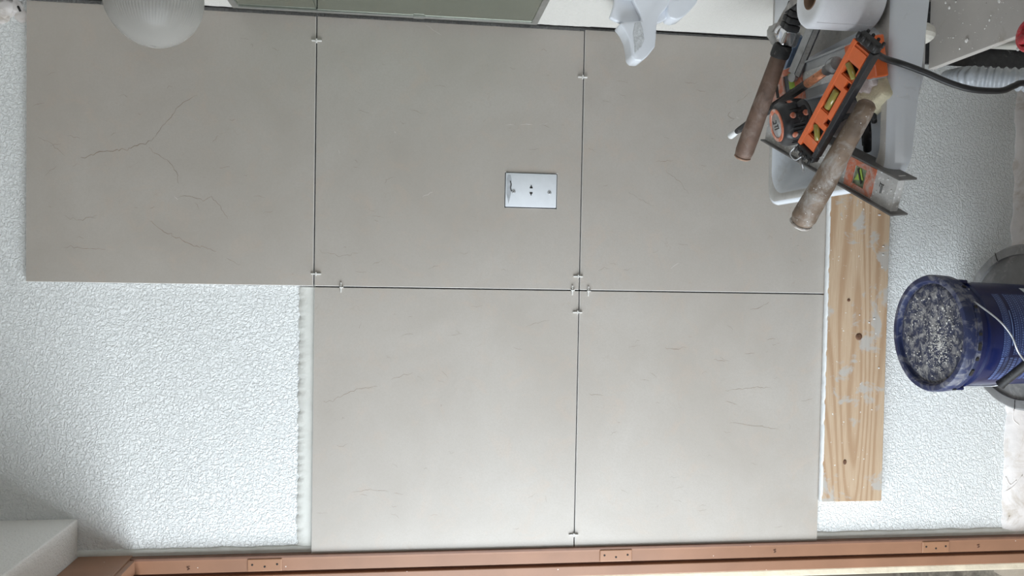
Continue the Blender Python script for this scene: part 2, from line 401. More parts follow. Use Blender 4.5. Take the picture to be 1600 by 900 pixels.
link('bare_plaster', ragged(XL+.003, XR, .0790, .0, .006, y=-.0035, seed=7.7, f=26), MT['base_pl'], wall, True)
# trowel ridges on the bare band
for pts in ([(1597, 742), (1585, 758), (1571, 768)], [(1571, 745), (1578, 757), (1588, 750)], [(1584, 640), (1583, 655), (1592, 664)], [(1573, 815), (1577, 806)]):
    b_ = bmesh.new(); tube(b_, catmull([at(a, b, 'y', -.0035) for a, b in pts], 6), .0016, 6)
    link('plaster_ridge', b_, MT['base_pl'], wall, True)
# lump of rough render at the top corner
b_ = bmesh.new()
for (a, b, r) in ((8, 12, .02), (22, 8, .012), (34, 25, .011), (28, 14, .008), (2, 26, .012)):
    p = at(a, b, 'y', 0); q = bmesh.ops.create_icosphere(b_, subdivisions=2, radius=r)
    for v in q['verts']:
        v.co = Vector((v.co.x*1.2, v.co.y*.07, v.co.z*1.5))*(1+.5*noise.noise(v.co*110+p)) + p
link('render_lump', b_, MT['base_pl'], wall, True)
b_ = bmesh.new(); tube(b_, [at(28, 10, 'y', -.004), at(30, 14, 'y', -.006), at(32, 18, 'y', -.004)], .0022, 6); link('render_hole', b_, MT['hole'], wall)

# ------------------------------------------------------------------ tiles on the wall
G = .0015
T6 = .60
def ribbon(bm, pts, w0, y, mi, jit=.0016, taper=True):
    """thin inlaid thread lying on the glazed face"""
    P = []
    for a, b in zip(pts, pts[1:]):
        n = max(2, int((b-a).length/.006))
        for k in range(n):
            p = a.lerp(b, k/n); P.append(p+Vector((random.gauss(0, jit), 0, random.gauss(0, jit))))
    P.append(pts[-1]); n = len(P)
    L = []
    for i, p in enumerate(P):
        t_ = (P[min(i+1, n-1)]-P[max(i-1, 0)]); t_.y = 0; t_.normalize(); nn = Vector((t_.z, 0, -t_.x))
        w = w0*random.uniform(.5, 1.25)*(math.sin(math.pi*(.06+.88*i/(n-1)))**.5 if taper else 1)/2
        L.append((bm.verts.new((p.x+nn.x*w, y, p.z+nn.z*w)), bm.verts.new((p.x-nn.x*w, y, p.z-nn.z*w))))
    for a, b in zip(L, L[1:]):
        f = bm.faces.new((a[0], a[1], b[1], b[0])); f.material_index = mi
        f.normal_update()
        if f.normal.y > 0: f.normal_flip()
VEINS = [  # picture points of the threads one can see in each tile, with width in mm
    ([(60, 214), (83, 226), (101, 243)], .7), ([(72, 273), (88, 260)], .6), ([(128, 246), (161, 237), (196, 233), (229, 224), (240, 215)], 1.5),
    ([(240, 215), (252, 200), (270, 180), (283, 163), (308, 149)], .9), ([(233, 230), (247, 245), (262, 250), (270, 262), (279, 278), (280, 288)], .9),
    ([(272, 309), (297, 306), (318, 313), (330, 308), (344, 322), (356, 342)], .8), ([(233, 343), (252, 361), (276, 371), (303, 384), (338, 393)], 1.1),
    ([(355, 404), (376, 414)], .9), ([(101, 338), (125, 344), (152, 336)], .8), ([(100, 386), (140, 388), (165, 390)], .7), ([(124, 215), (105, 212)], .6),
    ([(910, 299), (930, 290), (952, 274), (970, 272), (1000, 254), (1012, 250)], .9), ([(1040, 266), (1054, 276), (1067, 290), (1077, 303)], .7),
    ([(1023, 252), (1052, 250)], .7), ([(1141, 174), (1138, 180), (1147, 186), (1138, 191)], 1.0), ([(1150, 160), (1175, 145)], .7), ([(1070, 130), (1090, 128)], .7),
    ([(982, 300), (1002, 311), (1022, 322)], .5), ([(505, 628), (520, 626), (540, 616), (562, 606), (590, 604)], .9), ([(610, 592), (628, 588), (645, 582)], .7),
    ([(820, 512), (838, 505), (858, 500)], .6), ([(700, 525), (722, 522)], .6), ([(550, 770), (580, 765), (607, 768)], .7), ([(690, 578), (700, 590)], .6),
    ([(1038, 543), (1052, 545), (1072, 544)], 1.0), ([(1172, 484), (1188, 479), (1201, 472)], .9), ([(1133, 610), (1160, 608), (1183, 605), (1206, 607)], .8),
    ([(1136, 628), (1152, 632)], .8), ([(1140, 660), (1178, 666), (1216, 671)], .8), ([(1115, 562), (1134, 564)], .8), ([(921, 614), (943, 618)], .8), ([(1137, 509), (1145, 516)], .9),
    ([(1165, 552), (1180, 552)], .8), ([(1250, 627), (1270, 622)], .7), ([(1198, 530), (1212, 530)], 1.0), ([(500, 392), (530, 400), (560, 396)], .6), ([(640, 170), (660, 178)], .6)]
SCR = [([(791, 195), (803, 195)], .6), ([(813, 195), (832, 195)], 1.0), ([(842, 195), (856, 192)], .6), ([(660, 308), (676, 300)], .7), ([(664, 38), (680, 48), (690, 55)], .6),
       ([(528, 233), (531, 240)], .9), ([(617, 206), (619, 207)], 1.5), ([(1150, 183), (1155, 185)], 1.2), ([(272, 306), (278, 312)], 1.0), ([(1060, 410), (1048, 420)], .7)]
VEINS = [([at(a, b, 'y', TF) for a, b in p], w*.0011) for p, w in VEINS]
SCR = [([at(a, b, 'y', TF) for a, b in p], w*.0012) for p, w in SCR]
def tile(x0, x1, z0, z1, hole=None):
    bm = bmesh.new(); yb, yf = -.003, TF
    xs = [x0, x1]; zs = [z0, z1]
    if hole: xs = [x0, hole[0], hole[1], x1]; zs = [z0, hole[2], hole[3], z1]
    V = [[bm.verts.new((x, yf, z)) for z in zs] for x in xs]
    fs = []
    for i in range(len(xs)-1):
        for j in range(len(zs)-1):
            if hole and i == 1 and j == 1: continue
            fs.append(bm.faces.new((V[i][j], V[i+1][j], V[i+1][j+1], V[i][j+1])))
    r = bmesh.ops.extrude_face_region(bm, geom=fs)
    ev = [g for g in r['geom'] if isinstance(g, bmesh.types.BMVert)]
    for v in ev: v.co.y = yb
    bmesh.ops.recalc_face_normals(bm, faces=bm.faces)
    es = [e for e in bm.edges if len(e.link_faces) == 2 and abs(e.verts[0].co.y-yf) < 1e-6 and abs(e.verts[1].co.y-yf) < 1e-6
          and any(abs(f.normal.y) < .5 for f in e.link_faces)]
    bmesh.ops.bevel(bm, geom=es, offset=.0008, segments=1, affect='EDGES')
    for f in bm.faces:
        if abs(f.normal.y) < .9: f.material_index = 3
    ins = lambda p: x0+.004 < p.x < x1-.004 and z0+.004 < p.z < z1-.004
    for P, w in VEINS:
        if ins(P[0]) and ins(P[-1]): ribbon(bm, P, w, yf-.00012, 1)
    for P, w in SCR:
        if ins(P[0]) and ins(P[-1]): ribbon(bm, P, w, yf-.00015, 2, .0007)
    # short stray threads
    for k in range(26):
        a = Vector((random.uniform(x0+.03, x1-.03), 0, random.uniform(z0+.03, z1-.03)))
        ang = random.gauss(math.pi/2, .55); L = random.uniform(.006, .03)
        b = a+Vector((math.cos(ang)*L*.6, 0, math.sin(ang)*L))
        if hole and hole[0]-.02 < a.x < hole[1]+.02 and hole[2]-.02 < a.z < hole[3]+.03: continue
        ribbon(bm, [a, a.lerp(b, .5)+Vector((random.gauss(0, .002), 0, 0)), b], .0006, yf-.0001, 1, .0010)
    return link('tile', bm, [MT['tile'], MT['vein'], MT['scratch'], MT['tile_edge']], wall)
HOLE = (.1875, .2680, 1.2370, 1.3585)
tile(G, .5975, TC+T6+3*G, TC+2*T6+3*G)
tile(G, .5975, TC+G, TC+T6+G, HOLE)
tile(G, .6005, TC-T6-G, TC-G)
tile(-T6-G, -G, TC+G, TC+T6+G)
tile(-T6-G, -G, TC-T6-G, TC-G)
# cement behind the joints reads dark between the tiles
link('joint_bed', bb(-.010, .010, -.0045, 0, TC-T6, TC+T6), MT['mortar'], wall)
link('joint_bed', bb(-.595, .6, -.0045, 0, TC-.010, TC+.010), MT['mortar'], wall)
link('joint_bed', bb(.004, .597, -.0045, 0, TC+T6-.006, TC+T6+.008), MT['mortar'], wall)

# ------------------------------------------------------------------ tile spacers
def spacer(px, py, across, label):
    p = at(px, py, 'y', TF)
    if across == 'x': p.z = TC+(T6+2*G if px < 700 else 0) if False else p.z
    o = thing('tile_spacer', label, 'tile spacer', loc=p, group='white tile spacers in the joints')
    bar = bx((0, -.0022, 0), (.0225, .0040, .0032) if across == 'h' else (.0032, .0040, .0225), .0006, 1)
    link('crossbar', bar, MT['spacer'], o)
    if across == 'h': peg = bx((.0, -.001, -.001), (.0028, .012, .008), .0004, 1)
    else: peg = bx((0, -.001, 0), (.008, .012, .0028), .0004, 1)
    peg2 = bx((.004, -.0035, 0) if across == 'h' else (0, -.0035, -.006), (.004, .004, .0026) if across == 'h' else (.0026, .004, .010), .0005, 1)
    link('peg', peg, MT['spacer'], o); link('stub', peg2, MT['spacer'], o)
    return o
# 'h' = joint runs up the wall in the picture's long direction; bar lies across it
SP = [(495, 64, 'z', 'white cross spacer near the right end of the uppermost horizontal tile joint'),
      (494, 428, 'z', 'white cross spacer at the left end of the uppermost horizontal tile joint'),
      (533, 449, 'x', 'white cross spacer highest on the vertical joint, near the bare plaster corner'),
      (910, 121, 'z', 'white cross spacer right of the socket, at the right end of the middle horizontal joint'),
      (903, 432, 'z', 'white cross spacer in the middle horizontal joint just right of the four-tile crossing'),
      (894, 453.5, 'x', 'white cross spacer in the vertical joint just above the four-tile crossing'),
      (919, 455, 'x', 'white cross spacer in the vertical joint just below the four-tile crossing'),
      (902, 488, 'z', 'white cross spacer in the middle horizontal joint just left of the four-tile crossing'),
      (896, 835, 'z', 'white cross spacer at the left end of the middle horizontal joint, beside the door frame')]
for px, py, d, lb in SP:
    o = spacer(px, py, 'v' if d == 'z' else 'h', lb)
# crossbar of a spacer in a horizontal joint stands upright in the world ('v'), in the vertical joint it lies level ('h')

# ------------------------------------------------------------------ socket
pc = Vector(((.1905+.2655)/2, TF, (1.2405+1.3555)/2))
so_ = thing('wall_socket', 'pale grey-blue two-screw socket plate set in a cut-out of the beige tile', 'socket', loc=pc)
w2, h2 = .0770/2, .1180/2
pl = bx((0, -.0005, 0), (w2*2, .006, h2*2), .0016, 2)
autosmooth(link('faceplate', pl, MT['plate'], so_), 40)
link('back_box', bx((0, .0075, 0), (w2*2+.004, .004, h2*2+.004)), MT['hole'], so_)
for zz, f in ((.0085, 1), (-.0085, -1)):
    b_ = prism([(-.0035+.0*f, -.0036, zz*.5+.0), (.0035, -.0036, zz*.5), (.0030, -.0036, zz*.5+.0035*f), (.0012, -.0036, zz*.5+.0045*f), (.0012, -.0036, zz*.5+.0075*f), (-.0012, -.0036, zz*.5+.0075*f), (-.0012, -.0036, zz*.5+.0045*f), (-.0030, -.0036, zz*.5+.0035*f)], (0, -.0004, 0))
    bmesh.ops.transform(b_, matrix=Matrix.Rotation(R_(90), 4, 'Y'), verts=b_.verts)
    link('contact_slot', b_, MT['hole'], so_)
for zz in (.0405, -.0425):
    b_ = bmesh.new(); lathe(b_, [(.0045, -.0034), (.0045, -.0042), (.0036, -.0048), (0.0001, -.0046)], 16, 'y')
    s_ = link('screw', b_, MT['alu'], so_, True)
    link('screw_slot', bx((0, -.0050, zz*0), (.0046, .0006, .0012), rot=Matrix.Rotation(R_(35), 3, 'Y')), MT['hole'], s_)
    s_.location = (-.004, 0, zz)
chip = [(-.032+.0, .052), (-.010, .0565), (.022, .0568), (.034, .0545), (.033, .048), (.022, .0455), (.010, .047), (-.004, .0455), (-.016, .048)]
link('chipped_patch', prism([(-(x), -.0036, z) for x, z in chip][::-1] if False else [(x, -.0036, z) for x, z in chip], (0, -.0006, 0)), MT['plate_d'], so_)
b_ = bmesh.new(); tube(b_, catmull([(.020, -.0042, .0485), (.012, -.0042, .0465), (.004, -.0042, .0475), (-.003, -.0042, .0455)], 5), .0011, 6)
link('crack', b_, MT['hole'], so_)

# ------------------------------------------------------------------ batten under the tiles
bd = link('batten_board', bb(-.501, .595, -.030, -.002, .4245, .5785, .0015), MT['wood'])
tag(bd, 'rough pine board with cement smears, supporting the lowest tiles', 'board')
def disc(name, px, py, r, m, par, sx_=1.0, n=14):
    p = at(px, py, 'y', -.030); b_ = bmesh.new(); lathe(b_, [(r*1.0, -.0300), (r*.9, -.0312), (r*.4, -.0312)], n, 'y')
    bmesh.ops.transform(b_, matrix=Matrix.Translation((p.x, 0, p.z)) @ Matrix.Diagonal((sx_, 1, 1, 1)), verts=b_.verts)
    return link(name, b_, m, par, True)
disc('knot', 1342, 526, .0085, MT['knot'], bd); disc('knot', 1326, 469, .004, MT['knot'], bd); disc('knot', 1320, 722, .0045, MT['knot'], bd, 1.4)
for (a, b, r) in ((1374, 336, .004), (1380, 385, .003), (1380, 398, .003), (1378, 417, .0025), (1366, 498, .0035), (1358, 504, .002), (1343, 492, .0015), (1373, 575, .002), (1362, 640, .0015)):
    disc('paint_drip', a, b, r, MT['paint_drip'], bd, .45 if r > .0024 else 1, 10)
# crust of mortar on the board's upper edge
b_ = bmesh.new(); n = 240; rows = []
for i in range(n+1):
    x = -.500+i/n*1.08; j = noise.noise(Vector((x*60, 0, 0))); j2 = noise.noise(Vector((x*150, 5, 0)))
    f = -.0303+.0035*max(0, j)
    rows.append([b_.verts.new(q) for q in ((x, -.0135, .5772), (x, -.015, .5800+.0006*j2), (x, -.022, .5806+.0012*j), (x, f, .5798+.0006*j2), (x, f-.0006, .5782), (x, f, .5765-.0012*max(0, j2)))])
for a, b in zip(rows, rows[1:]):
    for k in range(5): b_.faces.new((a[k], a[k+1], b[k+1], b[k]))
bmesh.ops.recalc_face_normals(b_, faces=b_.faces)
link('mortar_crust', b_, MT['paint_drip'], bd, True)

# ------------------------------------------------------------------ door frame
dr = link('door_1', bb(-.636, -.603, -.0185, -.002, 0, DT+.008), MT['frame']); tag(dr, kind='structure')
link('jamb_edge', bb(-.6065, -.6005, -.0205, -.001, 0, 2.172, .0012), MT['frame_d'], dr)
link('jamb_edge', bb(-.6095, -.6055, -.0200, -.010, 0, 2.166, .0008), MT['frame'], dr)
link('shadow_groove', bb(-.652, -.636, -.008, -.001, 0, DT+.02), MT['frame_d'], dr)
link('door_stop', bb(-.668, -.644, -.020, -.001, 0, DT+.02, .002), MT['frame'], dr)
link('plaster_reveal', bb(-.686, -.668, -.016, 0, 0, 2.288, .003), MT['cream'], dr)
# head of the frame, the same profile running towards the camera, and far jamb
link('frame_head', bb(-.632, -.602, DB, -.026, DT, DT+.016, .001), MT['frame'], dr)
link('head_casing', bb(-.606, -.5985, DB-.05, -.001, DT+.012, 2.2815, .002), MT['frame'], dr)
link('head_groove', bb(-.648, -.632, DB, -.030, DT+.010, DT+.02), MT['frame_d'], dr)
link('head_stop', bb(-.666, -.641, DB, -.030, DT-.012, DT+.02, .002), MT['frame'], dr)
link('head_lintel', bb(-.722, -.604, DB, -.026, DT+.02, 2.288), MT['cream'], dr)
link('far_jamb', bb(-.722, -.600, DB-.012, DB+.02, 0, DT, .002), MT['frame'], dr)
def hinge_leaf(pxa, pxb, py, lab=None):
    a = at(pxa, py, 'y', -.0185); b = at(pxb, py, 'y', -.0185); z0, z1 = b.z, a.z
    xc0, xc1 = -.6350, -.6070
    h = link('hinge_leaf', bb(xc0, xc1, -.0222, -.0175, z0, z1, .0018), MT['hinge'], dr)
    L = z1-z0
    for k, (fz, fx) in enumerate(((.14, .45), (.5, .62), (.86, .45))):
        b_ = bmesh.new(); lathe(b_, [(.0024, -.0218), (.0024, -.0226), (.001, -.0226)], 12, 'y')
        s_ = link('screw_hole', b_, MT['hole'], h, True); s_.location = (xc1+(xc0-xc1)*fx, 0, z0+L*fz)
hinge_leaf(387, 441, 880); hinge_leaf(937, 987, 864); hinge_leaf(1440, 1482, 851)
for (a, b) in ((295, 888), (1211, 861), (1529, 853)):
    p = at(a, b, 'y', -.0188)
    b_ = bmesh.new(); tube(b_, catmull([p+Vector((.004, 0, -.002)), p+Vector((.002, -.0006, .004)), p+Vector((-.002, -.0006, -.002)), p+Vector((-.004, 0, .003))], 4), .0009, 6)
    link('scratch_mark', b_, MT['frame_d'], dr, True)
# ground outside the doorway
gr = link('trim_2', bb(-3.2, XL-.14, -2.6, .6, -.12, -.02), MT['ground']); tag(gr, kind='structure')

# ------------------------------------------------------------------ mirror cabinet on the right wall
mz0, mz1, my0, my1 = 1.296, 1.955, -.62, -.047
mi = thing('wall_mirror', 'two-pane mirror in a thin metal frame on the right wall', 'mirror', loc=(XR-.006, (my0+my1)/2, mz0))
o_ = Vector((XR-.006, (my0+my1)/2, mz0))
def loc_box(name, x0, x1, y0, y1, z0, z1, m, par, bev=0, base=o_):
    return link(name, bb(x0-base.x, x1-base.x, y0-base.y, y1-base.y, z0-base.z, z1-base.z, bev), m, par)
xs0, xs1 = XR-.010, XR-.0002
loc_box('frame', xs0, xs1, my1-.010, my1, mz0, mz1, MT['mframe'], mi, .001)
loc_box('frame', xs0, xs1, my0, my0+.010, mz0, mz1, MT['mframe'], mi, .001)
loc_box('frame', xs0, xs1, my0+.010, my1-.010, mz0, mz0+.014, MT['mframe'], mi, .001)
loc_box('frame', xs0, xs1, my0+.010, my1-.010, mz1-.014, mz1, MT['mframe'], mi, .001)
loc_box('mirror_pane', XR-.0075, XR-.002, my0+.010, my1-.010, mz0+.014, 1.7770, MT['mirror'], mi)
loc_box('mirror_pane', XR-.0065, XR-.002, my0+.010, my1-.010, 1.7785, mz1-.014, MT['mirror'], mi)
q = at(655, 12, 'x', XR-.01)
loc_box('frame_clip', xs0-.0015, xs1, my1-.012, my1-.001, q.z-.012, q.z+.012, MT['mframe'], mi, .0008)

# ------------------------------------------------------------------ globe lamp
gc = Vector((.528, -.300, 2.038)); GR = .0845
lp = thing('wall_lamp', 'ribbed milky glass globe lamp on the right wall above the mirror', 'lamp', loc=gc)
prof = []
for k in range(26):
    a = math.pi*(1-.0)-k/25*math.pi*.80
    prof.append((max(.0004, GR*math.sin(a)), GR*math.cos(a)*1.04))
last = prof[-1]; prof += [(last[0]*.93, last[1]+.006), (last[0]*1.05, last[1]+.010), (last[0]*1.05, last[1]+.0145)]
def rib(a, h):
    k = min(1, max(0, (h+.060)/.03)); return 1+.014*k*math.cos(a*88)
b_ = bmesh.new(); lathe(b_, prof, 440, 'x', cap=False, mod=rib)
sh = link('glass_globe', b_, MT['glass'], lp, True)
sd = sh.modifiers.new('wall', 'SOLIDIFY'); sd.thickness = .0022; sd.offset = -1
b_ = bmesh.new(); lathe(b_, [(.052, last[1]+.012), (.052, XR-gc.x-.0005), (.046, XR-gc.x-.0003)], 40, 'x'); autosmooth(link('lamp_base', b_, MT['plate'], lp))
b_ = bmesh.new(); lathe(b_, [(.012, last[1]+.012), (.012, .010), (.022, -.004), (.027, -.022), (.020, -.040), (.004, -.048)], 24, 'x'); link('bulb', b_, MT['paper'], lp, True)

# ------------------------------------------------------------------ ceramic bracket on the right wall
hc = Vector((XR, -.22, 1.10))
ck = thing('ceramic_bracket', 'white ceramic towel bracket with broken plaster-crusted arms, under the mirror', 'bracket', loc=hc)
def pxpoly(pts, y, base): return [at(a, b, 'y', y)-base for a, b in pts]
arm = [(975, -40), (990, 0), (1000, 20), (1003, 32), (976, 34), (968, 36), (976, 46), (983, 60), (986, 76), (987, 88), (992, 94), (1003, 95), (1012, 88), (1024, 73), (1025.5, 60), (1026.5, 38), (1031, 24), (1043, 11), (1052, -10), (1056, -40)]
autosmooth(link('arm', prism(pxpoly(arm, -.245, hc), (0, .05, 0), .004, 3), MT['ceramic'], ck), 50)
rg = [(992, 36), (1001, 34), (1005, 48), (1007, 62), (1002, 74), (992, 84), (991, 70), (989, 52)]
link('plaster_crust', prism(pxpoly(rg, -.2462, hc), (0, .01, 0), .001, 1), MT['ceramic_r'], ck)
arm2 = [(1044, -40), (1044, 0), (1043.5, 20), (1047, 28), (1056, 30.5), (1066, 28), (1078, 17), (1090, 3), (1094, -40)]
autosmooth(link('arm', prism(pxpoly(arm2, -.245, hc), (0, .045, 0), .004, 3), MT['ceramic'], ck), 50)
plt_ = [(960, -40), (960, 5), (953, 27), (962, 32), (985, 40), (1020, 38), (1034, 34), (1044, 27), (1046, -40)]
autosmooth(link('back_flange', prism(pxpoly(plt_, -.230, hc), (0, .014, 0), .003, 3), MT['ceramic'], ck), 50)
b_ = bmesh.new(); box(b_, (-.003, 0.01, -.005), (.0055, .07, .12), .002, 2); autosmooth(link('wall_plate', b_, MT['ceramic'], ck))

# ------------------------------------------------------------------ sink
RZ = .85
sc = Vector((XR, -.482, RZ))
sk = thing('wall_sink', 'pale blue-grey porcelain wall sink filled with tools', 'sink', loc=sc)
def rrect(x0, x1, y0, y1, r, n=16, rr=None):
    """rounded rectangle, counter-clockwise, n points per corner; rr gives the four radii"""
    rr = rr or (r, r, r, r); out = []
    for k, (cx, cy, a0) in enumerate(((x1-rr[0], y1-rr[0], 0), (x0+rr[1], y1-rr[1], 90), (x0+rr[2], y0+rr[2], 180), (x1-rr[3], y0+rr[3], 270))):
        for i in range(n):
            a = R_(a0+90*i/(n-1)); out.append((cx+rr[k]*math.cos(a), cy+rr[k]*math.sin(a)))
    return out
def ring_loft(bm, rings, mis=None, close_last=True):
    RV = []
    for pts, z in rings:
        RV.append([bm.verts.new((x-sc.x, y-sc.y, (z(x, y) if callable(z) else z)-sc.z)) for x, y in pts])
    for i, (a, b) in enumerate(zip(RV, RV[1:])):
        n = len(a)
        for k in range(n):
            f = bm.faces.new((a[k], a[(k+1) % n], b[(k+1) % n], b[k])); f.material_index = mis[i] if mis else 0
    if close_last: bm.faces.new(RV[-1])
    bm.faces.new(list(reversed(RV[0])))
    bmesh.ops.recalc_face_normals(bm, faces=bm.faces)
XF = .186; YN = -.692; YK = -.277; XW = XR-.0005
o_rr = (.004, .035, .045, .004)
apr = lambda x, y: RZ-.020-.046*min(1, max(0, (x-XF)/.26))**.7
bm = bmesh.new()
rings = [
    (rrect(.47, XW, -.54, -.42, .03), .70),
    (rrect(.34, XW, -.61, -.36, .05), .738),
    (rrect(XF+.035, XW, YN+.025, YK-.025, .04, rr=o_rr), lambda x, y: apr(x, y)-.008),
    (rrect(XF+.001, XW, YN-.010, YK+.000, .04, rr=o_rr), apr),
    (rrect(XF-.001, XW, YN-.006, YK+.002, .04, rr=o_rr), RZ-.010),
    (rrect(XF+.001, XW, YN-.001, YK, .04, rr=o_rr), RZ-.003),
    (rrect(XF+.006, XW-.002, YN+.005, YK-.005, .038, rr=(.004, .033, .042, .004)), RZ),
    (rrect(XF+.020, .445, YN+.020, YK-.018, .05), RZ),
    (rrect(XF+.026, .437, YN+.027, YK-.024, .055), RZ-.006),
    (rrect(XF+.042, .425, YN+.040, YK-.040, .06), RZ-.035),
    (rrect(XF+.070, .415, YN+.060, YK-.060, .07), RZ-.070),
    (rrect(XF+.115, .385, YN+.110, YK-.110, .06), RZ-.092),
    (rrect(XF+.155, .350, YN+.160, YK-.160, .03), RZ-.098)]
ring_loft(bm, rings, [0]*5+[0, 1]+[0]*10)
autosmooth(link('basin', bm, [MT['porcelain'], MT['rim']], sk), 60)
# raised faucet deck against the wall
b_ = bmesh.new(); box(b_, ((.52+.035)-sc.x, -.482-sc.y, .0035), (.085, .36, .007), .003, 2); autosmooth(link('tap_deck', b_, MT['porcelain'], sk))
b_ = bmesh.new(); lathe(b_, [(.018, 0), (.018, .002), (.010, .0025)], 20, off=(.30-sc.x, -.482-sc.y, -.098)); link('drain', b_, MT['chrome'], sk, True)
b_ = bmesh.new(); tube(b_, catmull([(.50, -.46, .66), (.50, -.44, .622), (.505, -.36, .612), (.51, -.305, .60), (.51, -.295, .50), (.51, -.295, .02)], 6), .016, 14)
tp = link('waste_pipe', b_, MT['pvc']); tag(tp, 'cream waste pipe in the dark gap under the sink', 'pipe')
b_ = bmesh.new(); tube(b_, catmull([(.545, -.44, .68), (.55, -.38, .615), (.555, -.312, .59), (.56, -.295, .48), (.575, -.28, .03)], 6), .008, 10)
tag(link('supply_hose', b_, MT['rubber']), 'black water supply hose under the sink', 'hose')

# ------------------------------------------------------------------ low cabinet with dirty board, hose, red cap
TZ = .545
cb = thing('low_cabinet', 'low cabinet with a grimy beige board top, beneath the sink', 'cabinet', loc=(.53, -.70, 0))
cb0 = Vector((.53, -.70, 0))
ex0 = at(1447, 110, 'z', TZ).x
loc_box('board_top', ex0, XR-.002, -1.02, -.335, TZ-.014, TZ, MT['board'], cb, .0015, cb0)
loc_box('side_panel', ex0+.045, ex0+.060, -1.0, -.345, .0, TZ-.014, MT['pvc'], cb, .001, cb0)
loc_box('dark_gap_sheet', ex0+.012, XR-.006, -.334, -.326, .0, TZ+.028, MT['rubber'], cb, .001, cb0)  # black sheet added to fill the gap under the sink with dark
loc_box('shelf', ex0+.060, XR-.006, -1.0, -.360, .25, .265, MT['pvc'], cb, .001, cb0)
def crumbs(name, pts, m, label, par=None):
    b_ = bmesh.new()
    for p, r in pts:
        q = bmesh.ops.create_icosphere(b_, subdivisions=1, radius=r)
        s1 = Vector((random.uniform(.6, 1.3), random.uniform(.6, 1.3), random.uniform(.35, .7))); ph = random.random()*50
        for v in q['verts']: v.co = Vector((v.co.x*s1.x, v.co.y*s1.y, v.co.z*s1.z))*(1+.4*noise.noise(v.co/r*1.3+Vector((ph, 0, 0))))+p
    o = link(name, b_, m, par); tag(o, kind='stuff')
    if par is None: tag(o, label, 'debris')
    return o
pts = []
for k in range(85):
    p = at(random.uniform(1462, 1600), random.uniform(0, 100), 'z', TZ)
    if p.x < ex0+.004 or p.x > XR-.004: continue
    r = random.choice((.0006, .0007, .0008, .0010, .0014)); pts.append((p+Vector((0, 0, r*.4)), r))
for a, b, r in ((1511, 63, .0042), (1592, 76, .0040), (1547, 31, .0034), (1478, 4, .0024), (1494, 3, .002), (1562, 2, .0036), (1520, 75, .0016), (1500, 76, .002), (1484, 12, .0028), (1490, 59, .002)):
    pts.append((at(a, b, 'z', TZ)+Vector((0, 0, r*.4)), r))
crumbs('plaster_crumbs', pts, MT['crumb'], 'white plaster crumbs scattered on the grimy beige board')
p = at(1622, 55, 'z', TZ)
b_ = bmesh.new(); lathe(b_, [(.026, 0), (.028, .004), (.028, .016), (.025, .020), (.020, .0205), (.019, .016), (.004, .016)], 36)
rc = thing('red_cap', 'round red plastic cap lying on the grimy beige board', 'cap', loc=p+Vector((0, 0, .0005)))
autosmooth(link('cap_shell', b_, MT['red'], rc))
b_ = bmesh.new(); lathe(b_, [(.008, .016), (.008, .024), (.005, .026)], 16, off=(-.006, .008, 0)); autosmooth(link('cap_knob', b_, MT['red'], rc))
# corrugated hose hanging beside the board
hp = catmull([at(1480, 121, 'x', .462), at(1510, 120, 'x', .445), at(1545, 122, 'x', .436), at(1600, 125, 'x', .428), at(1680, 135, 'x', .42), at(1780, 150, 'x', .42)], 60)
L = [0]
for a, b in zip(hp, hp[1:]): L.append(L[-1]+(b-a).length)
rad = lambda s: (.0135+.0065*min(1, s/.10))*(1+.12*math.cos(2*math.pi*s/.0135))
b_ = bmesh.new(); tube(b_, hp, lambda t_: rad(L[min(len(L)-1, int(round(t_*(len(L)-1))))]), 24)
tag(link('corrugated_hose', b_, MT['hose'], None, True), 'grey corrugated drain hose hanging beside the beige board', 'hose')

# ------------------------------------------------------------------ buckets
TBZ = .245
td = Vector((-.060, -.232, 0)); TR = .182
tb = thing('grey_tub', 'wide grey tub with a dusty lid, under the blue bucket', 'tub', loc=td)
b_ = bmesh.new(); lathe(b_, [(TR-.035, 0.001), (TR-.030, .01), (TR-.012, .195), (TR-.004, .200), (TR-.004, .215)], 72); autosmooth(link('tub_body', b_, MT['tub'], tb))
b_ = bmesh.new(); lathe(b_, [(TR-.001, TBZ-.034), (TR, TBZ-.030), (TR, TBZ-.006), (TR-.004, TBZ-.001), (TR-.014, TBZ), (TR-.022, TBZ-.001), (TR-.0235, TBZ-.007), (TR-.030, TBZ-.0075), (TR-.040, TBZ-.004), (.02, TBZ-.004)], 96)
for f in b_.faces:
    c_ = f.calc_center_median(); f.material_index = 1 if math.hypot(c_.x, c_.y) > TR-.0225 else 0
autosmooth(link('tub_lid', b_, [MT['tub'], MT['tub_l']], tb), 35)
for ang in (62, 25, -8, 100, 140, 180, 215, 250, 290, 325):
    a = R_(ang); b_ = bx((0, 0, 0), (.020, .0012, .0012)); r = TR-.011
    o = link('rim_notch', b_, MT['hole'], tb); o.location = (r*math.cos(a), r*math.sin(a), TBZ+.0002); o.rotation_euler = (0, 0, a)
# raised characters on the tub lid
def text_mesh(s, size, depth, m, par, loc, rot, name='lettering'):
    cu = bpy.data.curves.new('txt', 'FONT'); cu.body = s; cu.size = size; cu.extrude = depth; cu.align_x = 'CENTER'; cu.align_y = 'CENTER'
    o = bpy.data.objects.new('txt', cu); C.objects.link(o)
    dg = bpy.context.evaluated_depsgraph_get(); me = bpy.data.meshes.new_from_object(o.evaluated_get(dg))
    bpy.data.objects.remove(o); me.materials.clear()
    q = link(name, me, m, par); q.location = loc; q.rotation_euler = rot; return q

